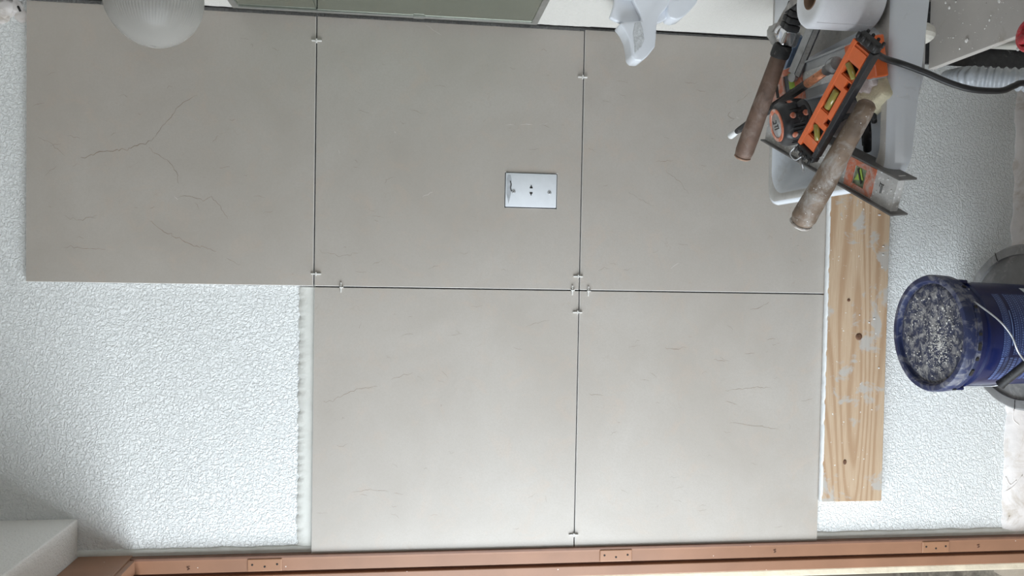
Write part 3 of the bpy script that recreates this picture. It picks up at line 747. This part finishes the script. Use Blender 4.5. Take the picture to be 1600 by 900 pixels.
BZ = .4955; BR = .1215
bk = Vector((-.0705, -.287, TBZ-.0035+.0005)); BH = BZ-bk.z
bu = thing('blue_bucket', 'dark blue lidded bucket with a wire handle, standing on the grey tub', 'bucket', loc=bk)
b_ = bmesh.new(); rt = BR-.004; rb = BR-.018
rad_at = lambda h: rb+(rt-.006-rb)*h/(BH)
lathe(b_, [(rb-.004, 0), (rb, .004), (rad_at(BH-.062), BH-.062), (rad_at(BH-.060)+.004, BH-.060), (rad_at(BH-.056)+.004, BH-.056), (rad_at(BH-.054), BH-.053), (rad_at(BH-.03), BH-.030)], 96)
autosmooth(link('bucket_body', b_, MT['bucket'], bu), 30)
b_ = bmesh.new()
lathe(b_, [(BR-.006, BH-.036), (BR-.001, BH-.034), (BR-.001, BH-.026), (BR-.003, BH-.024), (BR, BH-.021), (BR+.0005, BH-.006), (BR-.002, BH-.001), (BR-.006, BH), (BR-.012, BH-.0005), (BR-.0145, BH-.003), (BR-.0155, BH-.010), (BR-.018, BH-.0115)], 96, cap=False)
autosmooth(link('lid_rim', b_, MT['lid'], bu), 30)
b_ = bmesh.new(); lathe(b_, [(BR-.0175, BH-.0125), (BR-.0178, BH-.0115), (BR-.022, BH-.0095), (BR-.024, BH-.0085), (BR-.030, BH-.0085), (.03, BH-.0075), (.002, BH-.0075)], 96)
autosmooth(link('lid_panel', b_, MT['lid_c'], bu), 35)
for ang in (250, 262, 274, 300, 235, 325, 205):     # tear slots under the lid rim
    a = R_(ang); o = link('lid_notch', bx((0, 0, 0), (.002, .014 if ang in (262, 235) else .006, .006)), MT['hole'], bu)
    o.location = ((BR+.0003)*math.cos(a), (BR+.0003)*math.sin(a), BH-.028); o.rotation_euler = (0, 0, a)
pts = []
for k in range(760):
    a = random.uniform(0, 2*math.pi)
    r = abs(random.gauss(0, .034)); cx, cy = -.022, -.030
    x, y = cx+r*math.cos(a)*1.25, cy+r*math.sin(a)
    if random.random() < .35: x, y = random.uniform(-.085, .085), random.uniform(-.085, .085)
    if math.hypot(x, y) > BR-.026: continue
    rr = random.choice((.0006, .0008, .0010, .0013, .0017)); pts.append((Vector((x, y, BH-.0075+rr*.3)), rr))
for a, b, r in ((1473, 481, .0036), (1469, 512, .003), (1479, 505, .0026), (1485, 486, .0018), (1426, 507, .0022), (1483, 500, .0028), (1502, 548, .003)):
    pts.append((at(a, b, 'z', BZ-.0070)-bk, r))
crumbs('lid_crumbs', pts, MT['crumb'], '', bu)
# printed label: rows of small type wrapped on the bucket side
def patch(name, a0, a1, h0, h1, m, off=.0004, n=24, mi=None, par=bu):
    bm = bmesh.new(); rows = []
    for i in range(n+1):
        a = R_(a0+(a1-a0)*i/n)
        rows.append([bm.verts.new(((rad_at(h)+off)*math.cos(a), (rad_at(h)+off)*math.sin(a), h)) for h in (h0, h1)])
    uv = bm.loops.layers.uv.new('UVMap')
    for i, (a, b) in enumerate(zip(rows, rows[1:])):
        f = bm.faces.new((a[0], b[0], b[1], a[1]))
        for l, (u, v) in zip(f.loops, ((i/n, 0), ((i+1)/n, 0), ((i+1)/n, 1), (i/n, 1))): l[uv].uv = (u, v)
    return link(name, bm, m, par)
def text_rows(name, rows, cols):
    t = NT(name); tcx = t.new('ShaderNodeTexCoord'); mp = t.new('ShaderNodeMapping'); mp.inputs['Scale'].default_value = (cols, rows, 1)
    t.l.new(tcx.outputs['UV'], mp.inputs[0])
    b = t.new('ShaderNodeTexBrick'); b.inputs['Scale'].default_value = 1; b.inputs['Mortar Size'].default_value = .17; b.inputs['Brick Width'].default_value = 1.1; b.inputs['Row Height'].default_value = 1
    b.offset = .37; b.squash = .6; b.squash_frequency = 3; b.inputs['Mortar Smooth'].default_value = .1
    b.inputs['Color1'].default_value = (.085, .135, .32, 1); b.inputs['Color2'].default_value = (.12, .18, .38, 1); b.inputs['Mortar'].default_value = (.008, .015, .08, 1)
    t.l.new(mp.outputs[0], b.inputs['Vector'])
    return t.done(b.outputs['Color'], .35)
tm1, tm2 = text_rows('label_type_dense', 21, 30), text_rows('label_type_sparse', 5, 34)
# angles: 270 faces the camera; smaller angles lie to the left
lab = patch('printed_label', 252, 322, .035, BH-.112, tm1)
patch('printed_line', 250, 322, BH-.104, BH-.088, tm2, par=bu)
patch('printed_label', 216, 249, .030, BH-.088, text_rows('label_type_side', 14, 12))
patch('printed_line', 262, 300, BH-.1085, BH-.1065, MT['ink_l'], .0006)
patch('printed_sticker', 340, 372, BH-.066, BH-.050, MT['ink_w'], .0046)
patch('printed_sticker', 322, 336, .040, .085, MT['ink_w'], .0007)
for hh in (0.098, .112):
    o = link('hazard_diamond', bx((0, 0, 0), (.0008, .0075, .0075), rot=Matrix.Rotation(R_(45), 3, 'X')), MT['ink_w'], bu)
    i_ = link('diamond_centre', bx((.0004, 0, 0), (.0008, .0042, .0042), rot=Matrix.Rotation(R_(45), 3, 'X')), MT['bucket'], o)
    a = R_(255); o.location = ((rad_at(hh)+.0006)*math.cos(a), (rad_at(hh)+.0006)*math.sin(a), hh); o.rotation_euler = (0, 0, a)
# bail
E1 = at(1513, 465, 'y', bk.y-.070)-bk; E2 = at(1500, 603, 'y', bk.y-.02)-bk
yb_ = -BR-.022
path1 = [Vector((rad_at(BH-.045)*.86, -.060, BH-.045)), E1, at(1530, 477, 'y', bk.y-.115)-bk, at(1560, 500, 'y', bk.y+yb_)-bk, at(1580, 524, 'y', bk.y+yb_-.01)-bk, at(1590, 548, 'y', bk.y+yb_-.01)-bk, at(1600, 563, 'y', bk.y+yb_)-bk]
gA = at(1606, 567, 'y', bk.y+yb_)-bk; gB = at(1563, 601, 'y', bk.y-.095)-bk
path2 = [gB, at(1550, 603, 'y', bk.y-.085)-bk, at(1520, 603, 'y', bk.y-.05)-bk, E2, Vector((-rad_at(BH-.045)*.98, -.010, BH-.045))]
b_ = bmesh.new(); tube(b_, catmull(path1+[gA], 8), .0017, 8); link('handle_wire', b_, MT['wire'], bu, True)
b_ = bmesh.new(); tube(b_, catmull(path2, 8), .0014, 8); link('handle_wire', b_, MT['wire'], bu, True)
gp = [gA.lerp(gB, k/12) for k in range(13)]
b_ = bmesh.new(); tube(b_, gp, lambda t_: .0085 if 0 < t_ < .94 else .0100, 16); autosmooth(link('handle_grip', b_, MT['rubber'], bu), 50)
for s_, E_ in ((1, E1), (-1, E2)):
    b_ = bmesh.new(); box(b_, (s_*(rad_at(BH-.045)-.001), -.035, BH-.045), (.008, .022, .018), .003, 2); autosmooth(link('handle_ear', b_, MT['bucket'], bu))

# ------------------------------------------------------------------ things in and on the sink
# toilet roll standing on the sink deck
rt_c = at(1272, -6, 'z', .952); rt_c.z = RZ+.0075
tr = thing('toilet_roll', 'white toilet roll standing on the sink edge', 'toilet roll', loc=rt_c)
b_ = bmesh.new(); RR, CR = .0485, .0205; HH = .102
lathe(b_, [(CR, .001), (RR-.003, 0), (RR, .004), (RR, HH-.007), (RR-.003, HH-.002), (RR-.008, HH), (CR+.010, HH-.001), (CR+.008, HH-.0022), (CR, HH-.002), (CR, .001)], 72, cap=False)
autosmooth(link('paper', b_, MT['paper'], tr), 50)
b_ = bmesh.new(); lathe(b_, [(CR+.0002, .0012), (CR+.0002, HH-.001), (CR-.0012, HH-.001), (CR-.0012, .0012), (CR+.0002, .0012)], 48, cap=False); link('cardboard_core', b_, MT['card'], tr, True)
b_ = bmesh.new(); box(b_, (.004, -.006, HH-.018), (.020, .0015, .028), .0005, 1, Matrix.Rotation(R_(22), 3, 'Z') @ Matrix.Rotation(R_(12), 3, 'Y')); link('paper_scrap', b_, MT['paper'], tr)
# loose edge of the paper sheet
a0 = R_(200)
b_ = bmesh.new(); box(b_, ((RR+.0002)*math.cos(a0), (RR+.0002)*math.sin(a0), HH/2), (.0006, .0012, HH-.01)); link('sheet_edge', b_, MT['paper'], tr)

Zv = Vector((0, 0, 1))
def handle(bm, prof, squash=.8, seg=28): lathe(bm, prof, seg, 'x', squash)

# 1 claw hammer with a dark handle, butt sticking out to the left over the sink's back edge
A = at(1161, 243, 'z', .945); B = at(1219, 84, 'z', .925); m, Ln = frame(A, B)
hm = thing('claw_hammer', 'hammer with a dark brown wooden handle, leaning out over the back edge of the sink', 'hammer', m)
b_ = bmesh.new(); handle(b_, [(.011, -.003), (.0155, 0), (.0172, .01), (.0172, Ln*.2), (.0158, Ln*.5), (.0148, Ln*.8), (.0140, Ln-.004)], 1.0); autosmooth(link('wooden_handle', b_, MT['wood_d'], hm), 55)
b_ = bmesh.new(); lathe(b_, [(.0152, -.0016), (.0160, -.0036), (.013, -.0062), (.002, -.0066)], 26, 'x'); link('handle_butt', b_, MT['wood_e'], hm, True)
b_ = bmesh.new(); lathe(b_, [(.0158, Ln-.006), (.0168, Ln-.003), (.0168, Ln+.012), (.0150, Ln+.016)], 24, 'x'); autosmooth(link('collar', b_, MT['rubber'], hm))
b_ = bmesh.new(); box(b_, (Ln+.030, 0, -.004), (.028, .028, .030), .005, 3)
lathe(b_, [(.014, -.002), (.010, .012), (.010, .022), (.015, .026), (.015, .038), (.013, .041)], 24, 'y', off=(Ln+.030, -.004, -.006))
autosmooth(link('hammer_head', b_, MT['chrome'], hm))
b_ = bmesh.new()
for s_ in (-1, 1):
    for k in range(5):
        box(b_, (Ln+.048+k*.0115, s_*.008, .000+k*.001), (.0102, .0150, .024-.0015*k), .002, 2)
autosmooth(link('ribbed_grip', b_, MT['rubber'], hm))
# 2 thick loose handle in front, butt splashed white
A = at(1253, 346, 'z', .930); B = at(1357, 160, 'z', .905); m, Ln = frame(A, B)
h2_ = thing('mallet_handle', 'thick worn wooden handle with a white-splashed butt, across the front corner of the sink', 'handle', m)
b_ = bmesh.new(); handle(b_, [(.012, -.004), (.0175, 0), (.0200, .008), (.0200, Ln*.12), (.0186, Ln*.35), (.0160, Ln*.65), (.0145, Ln*.92), (.0135, Ln-.004), (.010, Ln)], 1.0, 36)
for v in b_.verts: v.co += Vector((0, .0008*math.sin(v.co.x*60), 0))+.0007*noise.noise_vector(v.co*60)
autosmooth(link('wooden_shaft', b_, MT['wood_h'], h2_), 55)
b_ = bmesh.new(); lathe(b_, [(.0178, -.0016), (.0190, -.004), (.0165, -.0075), (.003, -.0085)], 30, 'x')
for v in b_.verts: v.co += .0010*noise.noise_vector(v.co*160)
link('handle_butt', b_, MT['wood_he'], h2_, True)
# 3 orange torpedo level with black edge
A = at(1262, 238, 'z', .940); B = at(1358, 66, 'z', .935); m, Ln = frame(A, B, 24)
tl = thing('torpedo_level', 'small orange torpedo level with black edge and ribbed end caps, topmost in the sink', 'spirit level', m)
LW, LT_ = .036, .013
def lp_(name, x0, x1, y0, y1, z0, z1, mt, par=tl, bev=.0008): return link(name, bb(x0, x1, y0, y1, z0, z1, bev), mt, par)
# body as a plate with three real openings
def slotted(x0, x1, y0, y1, z0, z1, holes):
    xs = sorted(set([x0, x1]+[h[0] for h in holes]+[h[1] for h in holes])); ys = sorted(set([y0, y1]+[h[2] for h in holes]+[h[3] for h in holes]))
    bm = bmesh.new(); V = {(x, y): bm.verts.new((x, y, z1)) for x in xs for y in ys}; fs = []
    for a, b in zip(xs, xs[1:]):
        for c, d in zip(ys, ys[1:]):
            mx, my = (a+b)/2, (c+d)/2
            if any(h[0] < mx < h[1] and h[2] < my < h[3] for h in holes): continue
            fs.append(bm.faces.new((V[a, c], V[b, c], V[b, d], V[a, d])))
    r = bmesh.ops.extrude_face_region(bm, geom=fs)
    for g in r['geom']:
        if isinstance(g, bmesh.types.BMVert): g.co.z = z0
    loose = [v for v in bm.verts if not v.link_faces]; bmesh.ops.delete(bm, geom=loose, context='VERTS')
    bmesh.ops.recalc_face_normals(bm, faces=bm.faces); return bm
hs = [(Ln*.16, Ln*.26, -.010, .010), (Ln*.40, Ln*.60, -.002, .013), (Ln*.72, Ln*.82, -.010, .010), (Ln*.31, Ln*.37, -.012, -.004), (Ln*.64, Ln*.70, -.012, -.004)]
b_ = slotted(.012, Ln-.010, -LW/2, LW/2, -LT_/2+.001, LT_/2-.001, hs); autosmooth(link('orange_body', b_, MT['orange'], tl))
b_ = slotted(.016, Ln-.014, -LW/2+.009, LW/2-.003, LT_/2-.001, LT_/2+.0006, [(h[0]-.002, h[1]+.002, h[2]-.002, h[3]+.001) for h in hs[:3]]+hs[3:]); link('raised_web', b_, MT['orange'], tl)
for s_ in (-1, 1):
    lp_('black_edge', .006, Ln-.006, min(s_*(LW/2-.0045), s_*(LW/2+.003)), max(s_*(LW/2-.0045), s_*(LW/2+.003)), -LT_/2-.001, LT_/2+.001, MT['black' if s_ < 0 else 'orange'])
lp_('vial_backing', .02, Ln-.02, -LW/2+.004, LW/2-.006, -.003, .0005, MT['black'])
for c0, ang, mt in ((Ln*.21, 40, 'vial_y'), (Ln*.50, 0, 'vial_y'), (Ln*.77, 60, 'vial_y')):
    b_ = bmesh.new(); lathe(b_, [(.003, -.013), (.0046, -.012), (.0046, .012), (.003, .013)], 16, 'x'); v_ = link('vial', b_, MT[mt], tl, True)
    v_.location = (c0, .005 if ang == 0 else 0, .0045); v_.rotation_euler = (0, 0, R_(ang))
    if ang == 0: v_.scale = (1.3, 1.2, 1)
for e0 in (0.0, Ln-.0):
    b_ = bmesh.new(); box(b_, (e0, 0, 0), (.014, LW+.004, LT_+.002), .004, 3)
    for k in range(4):
        for s_ in (-1, 1): box(b_, (e0+(-.004 if e0 == 0 else .004), -.016+k*.0105, s_*.009), (.010, .0052, .004), .0015, 1)
    autosmooth(link('end_cap', b_, MT['rubber'], tl))
b_ = bmesh.new(); tube(b_, catmull([(-.002, .020, .008), (-.016, .020, .012), (-.018, .006, .012), (-.006, .000, .010)], 6), .0011, 6); link('hang_ring', b_, MT['wire'], tl, True)

def beam_level(name, label, A, B, up, wd, th, parts, roll=0, fm='alu', ft='alu_shade', web=.006):
    m, Ln = frame(A, B, roll, up)
    o = thing(name, label, 'spirit level', m)
    link('web', bb(0, Ln, -wd/2+.002, wd/2-.002, -web/2, web/2), MT[fm], o)
    for s_ in (-1, 1):
        link('flange', bb(0, Ln+(.012 if name == 'aluminium_level' else 0), s_*wd/2-.0015, s_*wd/2+.0015, -th/2, th/2, .0005), MT[ft], o)
    return o, Ln, m
# 4 dirty aluminium level lying across the front corner
A = at(1203, 196, 'z', .885); B = at(1404, 304, 'z', .840)
tocam = (CAM-A.lerp(B, .8)).normalized()
lv, Ln, m = beam_level('aluminium_level', 'plaster-splattered aluminium spirit level with worn orange vial holder, poking out over the sink corner', A, B, tocam, .056, .030, None, roll=26, fm='alu_d', web=.010)
link('face_skin', slotted(.002, Ln-.001, -.0285, .0285, .004, .0068, [(Ln*.735, Ln*.815, -.016, .014)]), MT['alu_d'], lv)
link('vial_holder', slotted(Ln*.685, Ln*.87, -.024, .023, .0068, .0086, [(Ln*.735, Ln*.815, -.016, .014)]), MT['orange_w'], lv)
link('vial_window', bb(Ln*.735, Ln*.815, -.016, .014, .003, .0055), MT['vial_g'], lv)
link('vial_flag', prism([(Ln*.745, -.010, .006), (Ln*.80, -.004, .006), (Ln*.77, .013, .006)], (0, 0, .001)), MT['vial'], lv)
link('vial_bar', bx((Ln*.775, 0, .0074), (.0035, .026, .001), rot=Matrix.Rotation(R_(38), 3, 'Z')), MT['ink_k'], lv)
for dx, dy, sx_, sy_ in ((Ln*.915, -.002, .0012, .015), (Ln*.922, -.002, .0012, .013), (Ln*.918, .0052, .009, .0012), (Ln*.905, .004, .001, .008)):
    link('printed_mark', bb(dx-sx_/2, dx+sx_/2, dy-sy_/2, dy+sy_/2, .0068, .0071), MT['ink_k'], lv)
link('end_plate', bb(Ln-.002, Ln+.001, -.030, .030, -.004, .0072, .0005), MT['alu_d'], lv)
for k in range(26):
    x, y = random.uniform(Ln*.5, Ln*.99), random.uniform(-.027, .027); r = random.choice((.001, .0014, .0018, .0026))
    if Ln*.68 < x < Ln*.87 and abs(y) < .022: continue
    b_ = bmesh.new(); lathe(b_, [(r, .0066), (r*.9, .0075), (r*.3, .0079)], 8, off=(x, y, 0)); link('plaster_blob', b_, MT['paint_drip'], lv, True)
# 5 grey level with orange ends, lying in the bowl
A = at(1209, 145, 'z', .888); B = at(1372, 88, 'z', .872)
l5, Ln, m = beam_level('grey_level', 'long grey spirit level with orange ends and a green vial, under the orange torpedo level', A, B, (0, -.35, .94), .062, .022, None, roll=12, ft='alu_l', fm='alu_l', web=.014)
b_ = slotted(-.012, .120, -.031, .031, -.008, .012, [(.060, .098, -.016, .020)]); autosmooth(link('orange_end', b_, MT['orange_w'], l5))
link('vial_window', bb(.058, .082, -.017, .021, .004, .0095), MT['window_b'], l5)
b_ = bmesh.new(); lathe(b_, [(.004, -.018), (.0085, -.016), (.0085, .020), (.004, .022)], 16, 'y', off=(.0895, 0, .0085)); link('green_vial', b_, MT['vial'], l5, True)
for yy in (-.008, .012):
    b_ = bmesh.new(); lathe(b_, [(.0089, -.001), (.0089, .001)], 16, 'y', off=(.0895, yy, .0085)); link('vial_line', b_, MT['ink_k'], l5, True)
link('slot', bb(.030, .040, -.014, .008, .0118, .0124), MT['hole'], l5)
link('orange_end', bb(Ln*.80, Ln+.006, -.031, .031, -.010, .012, .002), MT['orange'], l5)
b_ = bmesh.new(); box(b_, (Ln*.55, .0, .0078), (Ln*.42, .030, .0012)); link('scuffed_panel', b_, MT['alu_d'], l5)
for k in range(3): link('printed_mark', bb(.140+k*.006, .1435+k*.006, .004, .012, .0072, .0076), MT['ink_k'], l5)
# 6 black cold chisel crossing over it
A = at(1142, 212, 'z', .905); B = at(1308, 99, 'z', .915); m, Ln = frame(A, B, 0, (0, -.5, .86))
cz = thing('cold_chisel', 'long black rod chisel with a white-worn tip, under the dark hammer handle', 'chisel', m)
b_ = bmesh.new(); lathe(b_, [(.0052, .030), (.0066, .05), (.0078, .12), (.0078, Ln*.78)], 8, 'x'); autosmooth(link('shaft', b_, MT['rubber'], cz), 30)
b_ = bmesh.new(); lathe(b_, [(.0062, -.002), (.0072, .0), (.0068, .016), (.0055, .034)], 16, 'x'); autosmooth(link('worn_tip', b_, MT['paint_drip'], cz))
b_ = bmesh.new(); lathe(b_, [(.0078, Ln*.78), (.0074, Ln*.82), (.0070, Ln*.92)], 16, 'x'); link('copper_band', b_, MT['copper'], cz, True)
b_ = bmesh.new(); lathe(b_, [(.0075, Ln*.92), (.0085, Ln*.925), (.0090, Ln*.955), (.0125, Ln*.965), (.0130, Ln*.985), (.0110, Ln), (.005, Ln+.001)], 20, 'x'); autosmooth(link('striking_head', b_, MT['steel'], cz))
# 7 angle bar running up to the toilet roll
A = at(1240, 116, 'z', .905); B = at(1277, 28, 'z', .895); m, Ln = frame(A, B, 0, (0, -.5, .86))
ab = thing('angle_bar', 'straight grey steel angle bar between the hammer head and the toilet roll', 'bar', m)
link('lit_face', bb(0, Ln, -.002, .012, -.001, .0015, .0004), MT['alu'], ab)  # bar's lit top and shaded side put in as two metal tones
link('shaded_face', bb(0, Ln, -.013, -.0025, -.004, .0005, .0004), MT['steel'], ab)
b_ = bmesh.new(); lathe(b_, [(.008, -.004), (.008, .004), (.005, .005)], 20, off=(-.006, 0, -.002)); autosmooth(link('pivot', b_, MT['alu'], ab))
# 8 tape measure
tcn = at(1214, 196, 'z', .945)
tmx = thing('tape_measure', 'black and orange tape measure with a round orange-ringed face', 'tape measure', Matrix.Translation(tcn) @ Matrix.Rotation(R_(-14), 4, 'Y') @ Matrix.Rotation(R_(-6), 4, 'X'))
TMR = .0355
def tape_out(a, h):
    return 1+.05*math.cos(4*a)**2
b_ = bmesh.new(); lathe(b_, [(TMR*.80, -.052), (TMR*.98, -.048), (TMR*1.05, -.036), (TMR*1.05, -.012), (TMR*.95, -.003), (TMR*.80, 0)], 64, mod=tape_out)
autosmooth(link('case', b_, MT['black'], tmx), 45)
b_ = bmesh.new()
for k in range(14):
    a = R_(200+k*10); box(b_, (TMR*1.07*math.cos(a), TMR*1.07*math.sin(a), -.024), (.002, .0018, .020), .0005, 1, Matrix.Rotation(a, 3, 'Z'))
link('grip_ribs', b_, MT['rubber'], tmx)
b_ = bmesh.new(); lathe(b_, [(TMR*.80, -.0005), (TMR*.79, .0018), (TMR*.62, .0018), (TMR*.60, -.0005)], 48, cap=False); autosmooth(link('orange_ring', b_, MT['orange_w'], tmx))
b_ = bmesh.new(); lathe(b_, [(TMR*.60, -.0005), (TMR*.59, .0008), (.001, .0012)], 40); link('grey_badge', b_, MT['alu'], tmx, True)
for x, y, w, h in ((-.006, .0, .0020, .020), (-.0015, .002, .0018, .014), (-.0015, -.008, .006, .0018), (.004, .004, .0018, .016), (.0065, .011, .005, .0018), (.0065, -.003, .005, .0018)):
    link('badge_mark', bb(x-w/2, x+w/2, y-h/2, y+h/2, .001, .0017), MT['ink_k'], tmx)
for ang, hh in ((232, -.016), (232, -.038), (282, -.016), (282, -.038), (330, -.022)):
    a = R_(ang); b_ = bmesh.new(); lathe(b_, [(.0052, -.001), (.0052, .0008), (.0030, .0016)], 16, 'x')
    o = link('orange_stud', b_, MT['orange_w'], tmx, True); rr = TMR*1.065*tape_out(a, 0)/1.02
    o.location = (rr*math.cos(a), rr*math.sin(a), hh); o.rotation_euler = (0, 0, a)
# its wrist strap, looping down towards the torpedo level's end
sp = [at(1246, 164, 'z', .925), at(1256, 159, 'z', .935), at(1264, 170, 'z', .93), at(1266, 188, 'z', .925), at(1257, 205, 'z', .93), at(1253, 226, 'z', .925), at(1251, 246, 'z', .92)]
ti = tmx.matrix_world.inverted()
b_ = bmesh.new(); tube(b_, [ti @ p for p in catmull(sp, 8)], .0048, 8, flat=.4); link('wrist_strap', b_, MT['rubber'], tmx, True)
b_ = bmesh.new(); tube(b_, [ti @ at(1251, 244, 'z', .92), ti @ at(1252, 254, 'z', .918), ti @ at(1255, 267, 'z', .912)], lambda t_: (.0042, .0062, .0026)[min(2, int(t_*2.99))], 10, flat=.5); link('strap_tip', b_, MT['steel'], tmx, True)
# 9 grey rubber float
p = at(1278, 162, 'z', .858)
gf = thing('rubber_float', 'smooth grey rubber block half hidden behind the orange torpedo level', 'float', Matrix.Translation(p) @ Matrix.Rotation(R_(35), 4, 'Z') @ Matrix.Rotation(R_(-18), 4, 'Y'))
b_ = bmesh.new(); lathe(b_, [(.020, -.055), (.030, -.05), (.034, -.02), (.030, .004), (.020, .014), (.006, .017)], 32, squash=.8); link('rubber_block', b_, MT['greyblk'], gf, True)
b_ = bmesh.new(); box(b_, (0, 0, -.058), (.07, .05, .010), .003, 2); autosmooth(link('base_plate', b_, MT['alu_d'], gf))
# 10 sponge and bag near the front rim
p = at(1352, 142, 'z', .870)
sg = link('sponge', bx((0, 0, 0), (.055, .058, .034), .008, 3), MT['sponge']); sg.matrix_world = Matrix.Translation(p+Vector((0, 0, -.018))) @ Matrix.Rotation(R_(24), 4, 'Z') @ Matrix.Rotation(R_(8), 4, 'X')
for v in sg.data.vertices: v.co += noise.noise_vector(v.co*70)*.003
tag(sg, 'pale yellow sponge under the tip of the thick wooden handle', 'sponge'); autosmooth(sg, 60)
b_ = bmesh.new(); r = bmesh.ops.create_icosphere(b_, subdivisions=4, radius=1)
for v in b_.verts:
    d_ = 1+.28*noise.noise(v.co*1.9)+.12*noise.noise(v.co*6); v.co = Vector((v.co.x*.040, v.co.y*.030, v.co.z*.020))*d_
bg = link('plastic_bag', b_, MT['bag'], None, True); bg.matrix_world = Matrix.Translation(at(1350, 110, 'z', .868)) @ Matrix.Rotation(R_(30), 4, 'Z')
tag(bg, 'crumpled pinkish plastic bag between the sponge and the torpedo level', 'bag')
# pinkish bag flap beneath, near the aluminium level
b_ = bmesh.new(); bmesh.ops.create_icosphere(b_, subdivisions=4, radius=1)
for v in b_.verts:
    d_ = 1+.3*noise.noise(v.co*2.1+Vector((7, 0, 0))); v.co = Vector((v.co.x*.034, v.co.y*.045, v.co.z*.020))*d_
bg = link('folded_rag', b_, MT['bag'], None, True); bg.matrix_world = Matrix.Translation(at(1320, 190, 'z', .815))
tag(bg, 'grey-pink rag crumpled in the bowl beneath the wooden handle', 'rag')
# 11 dark pliers in the shadowed bowl, beside the front rim
A = at(1352, 172, 'z', .845); B = at(1354, 222, 'z', .825); m, Ln = frame(A, B, 20)
pj = thing('pliers', 'black pliers in the dark front corner of the bowl', 'pliers', m)
for s_ in (-1, 1):
    b_ = bmesh.new(); tube(b_, catmull([(0, s_*.004, 0), (.02, s_*.013, 0), (Ln*.6, s_*.018, 0), (Ln+.01, s_*.009, 0)], 6), .0065, 12); link('grip', b_, MT['rubber'], pj, True)
b_ = bmesh.new(); box(b_, (-.014, 0, 0), (.034, .022, .012), .004, 2); autosmooth(link('jaw', b_, MT['steel'], pj))
b_ = bmesh.new(); tube(b_, catmull([at(1312, 188, 'z', .85), at(1322, 182, 'z', .86), at(1340, 180, 'z', .86), at(1362, 176, 'z', .853), at(1366, 190, 'z', .84)], 8), .0045, 8)
tag(link('black_strap', b_, MT['rubber'], None, True), 'black strap curling under the thick wooden handle', 'strap')
# 12 putty knives heaped in the far corner, by the hammer head
def putty(A, B, w, label, mt='trowel', up=(-.2, -.5, .8), tip=True):
    m, Ln = frame(A, B, 0, up); o = thing('putty_knife', label, 'putty knife', m, group=None)
    poly = [(0, 0, 0), (Ln*.30, w*.42, 0), (Ln*.62, w*.5, 0), (Ln*.62, -w*.5, 0), (Ln*.28, -w*.30, 0)]
    link('blade', prism(poly, (0, 0, .0016), .0003, 1), MT[mt], o)
    b_ = bmesh.new(); lathe(b_, [(.007, Ln*.60), (.010, Ln*.68), (.012, Ln*.9), (.010, Ln)], 16, 'x', .6); autosmooth(link('handle', b_, MT['rubber'], o)); return o
putty(at(1207, 50, 'z', .915), at(1290, -32, 'z', .93), .034, 'pointed grey putty knife, front one beside the toilet roll')
putty(at(1222, 22, 'z', .935), at(1290, -50, 'z', .95), .018, 'narrow grey putty knife just above the pointed one by the toilet roll')
putty(at(1217, 36, 'z', .90), at(1290, -42, 'z', .92), .022, 'middle grey putty knife fanned between two others by the toilet roll')
m, Ln = frame(at(1228, 108, 'z', .888), at(1246, 56, 'z', .888))
o = link('plastic_wedge', bb(0, Ln, -.006, .006, -.010, .004, .001), MT['bluish']); o.matrix_world = m; tag(o, 'blue-grey plastic strip beside the hammer collar', 'strip')
# crumpled white plastic at the sink's far corner
b_ = bmesh.new(); bmesh.ops.create_icosphere(b_, subdivisions=3, radius=1)
for v in b_.verts:
    d_ = 1+.3*noise.noise(v.co*2+Vector((3, 0, 0))); v.co = Vector((v.co.x*.022, v.co.y*.014, v.co.z*.022))*d_
bg = link('paper_wad', b_, MT['rim'], None, True); bg.location = at(1217, 54, 'z', .877); tag(bg, 'small crumpled pale wad at the far corner of the sink', 'paper')
# speckle of plaster crumbs on the deck
pts = []
for k in range(60):
    p = at(random.uniform(1255, 1330), random.uniform(48, 78), 'z', RZ+.001); r = random.choice((.0006, .0008, .0012)); pts.append((p, r))
pts = [(p, r) for p, r in pts if p.x > .447]
if pts: crumbs('sink_crumbs', pts, MT['crumb'], 'plaster crumbs on the sink deck below the toilet roll')
# cable
cp = [at(1345, 70, 'z', .905), at(1356, 72, 'z', .915), at(1370, 84, 'z', .905), at(1384, 92, 'z', .875), at(1410, 100, 'y', -.712), at(1445, 113, 'y', -.722), at(1482, 129, 'y', -.730), at(1515, 139, 'y', -.735),
      at(1545, 142, 'y', -.735), at(1568, 141, 'y', -.735), at(1585, 134, 'y', -.735), at(1604, 130, 'y', -.735), at(1680, 140, 'y', -.74)]
b_ = bmesh.new(); tube(b_, catmull(cp, 10), .0048, 10)
tag(link('power_cable', b_, MT['cable'], None, True), 'black cable running from the tools over the sink front and down', 'cable')
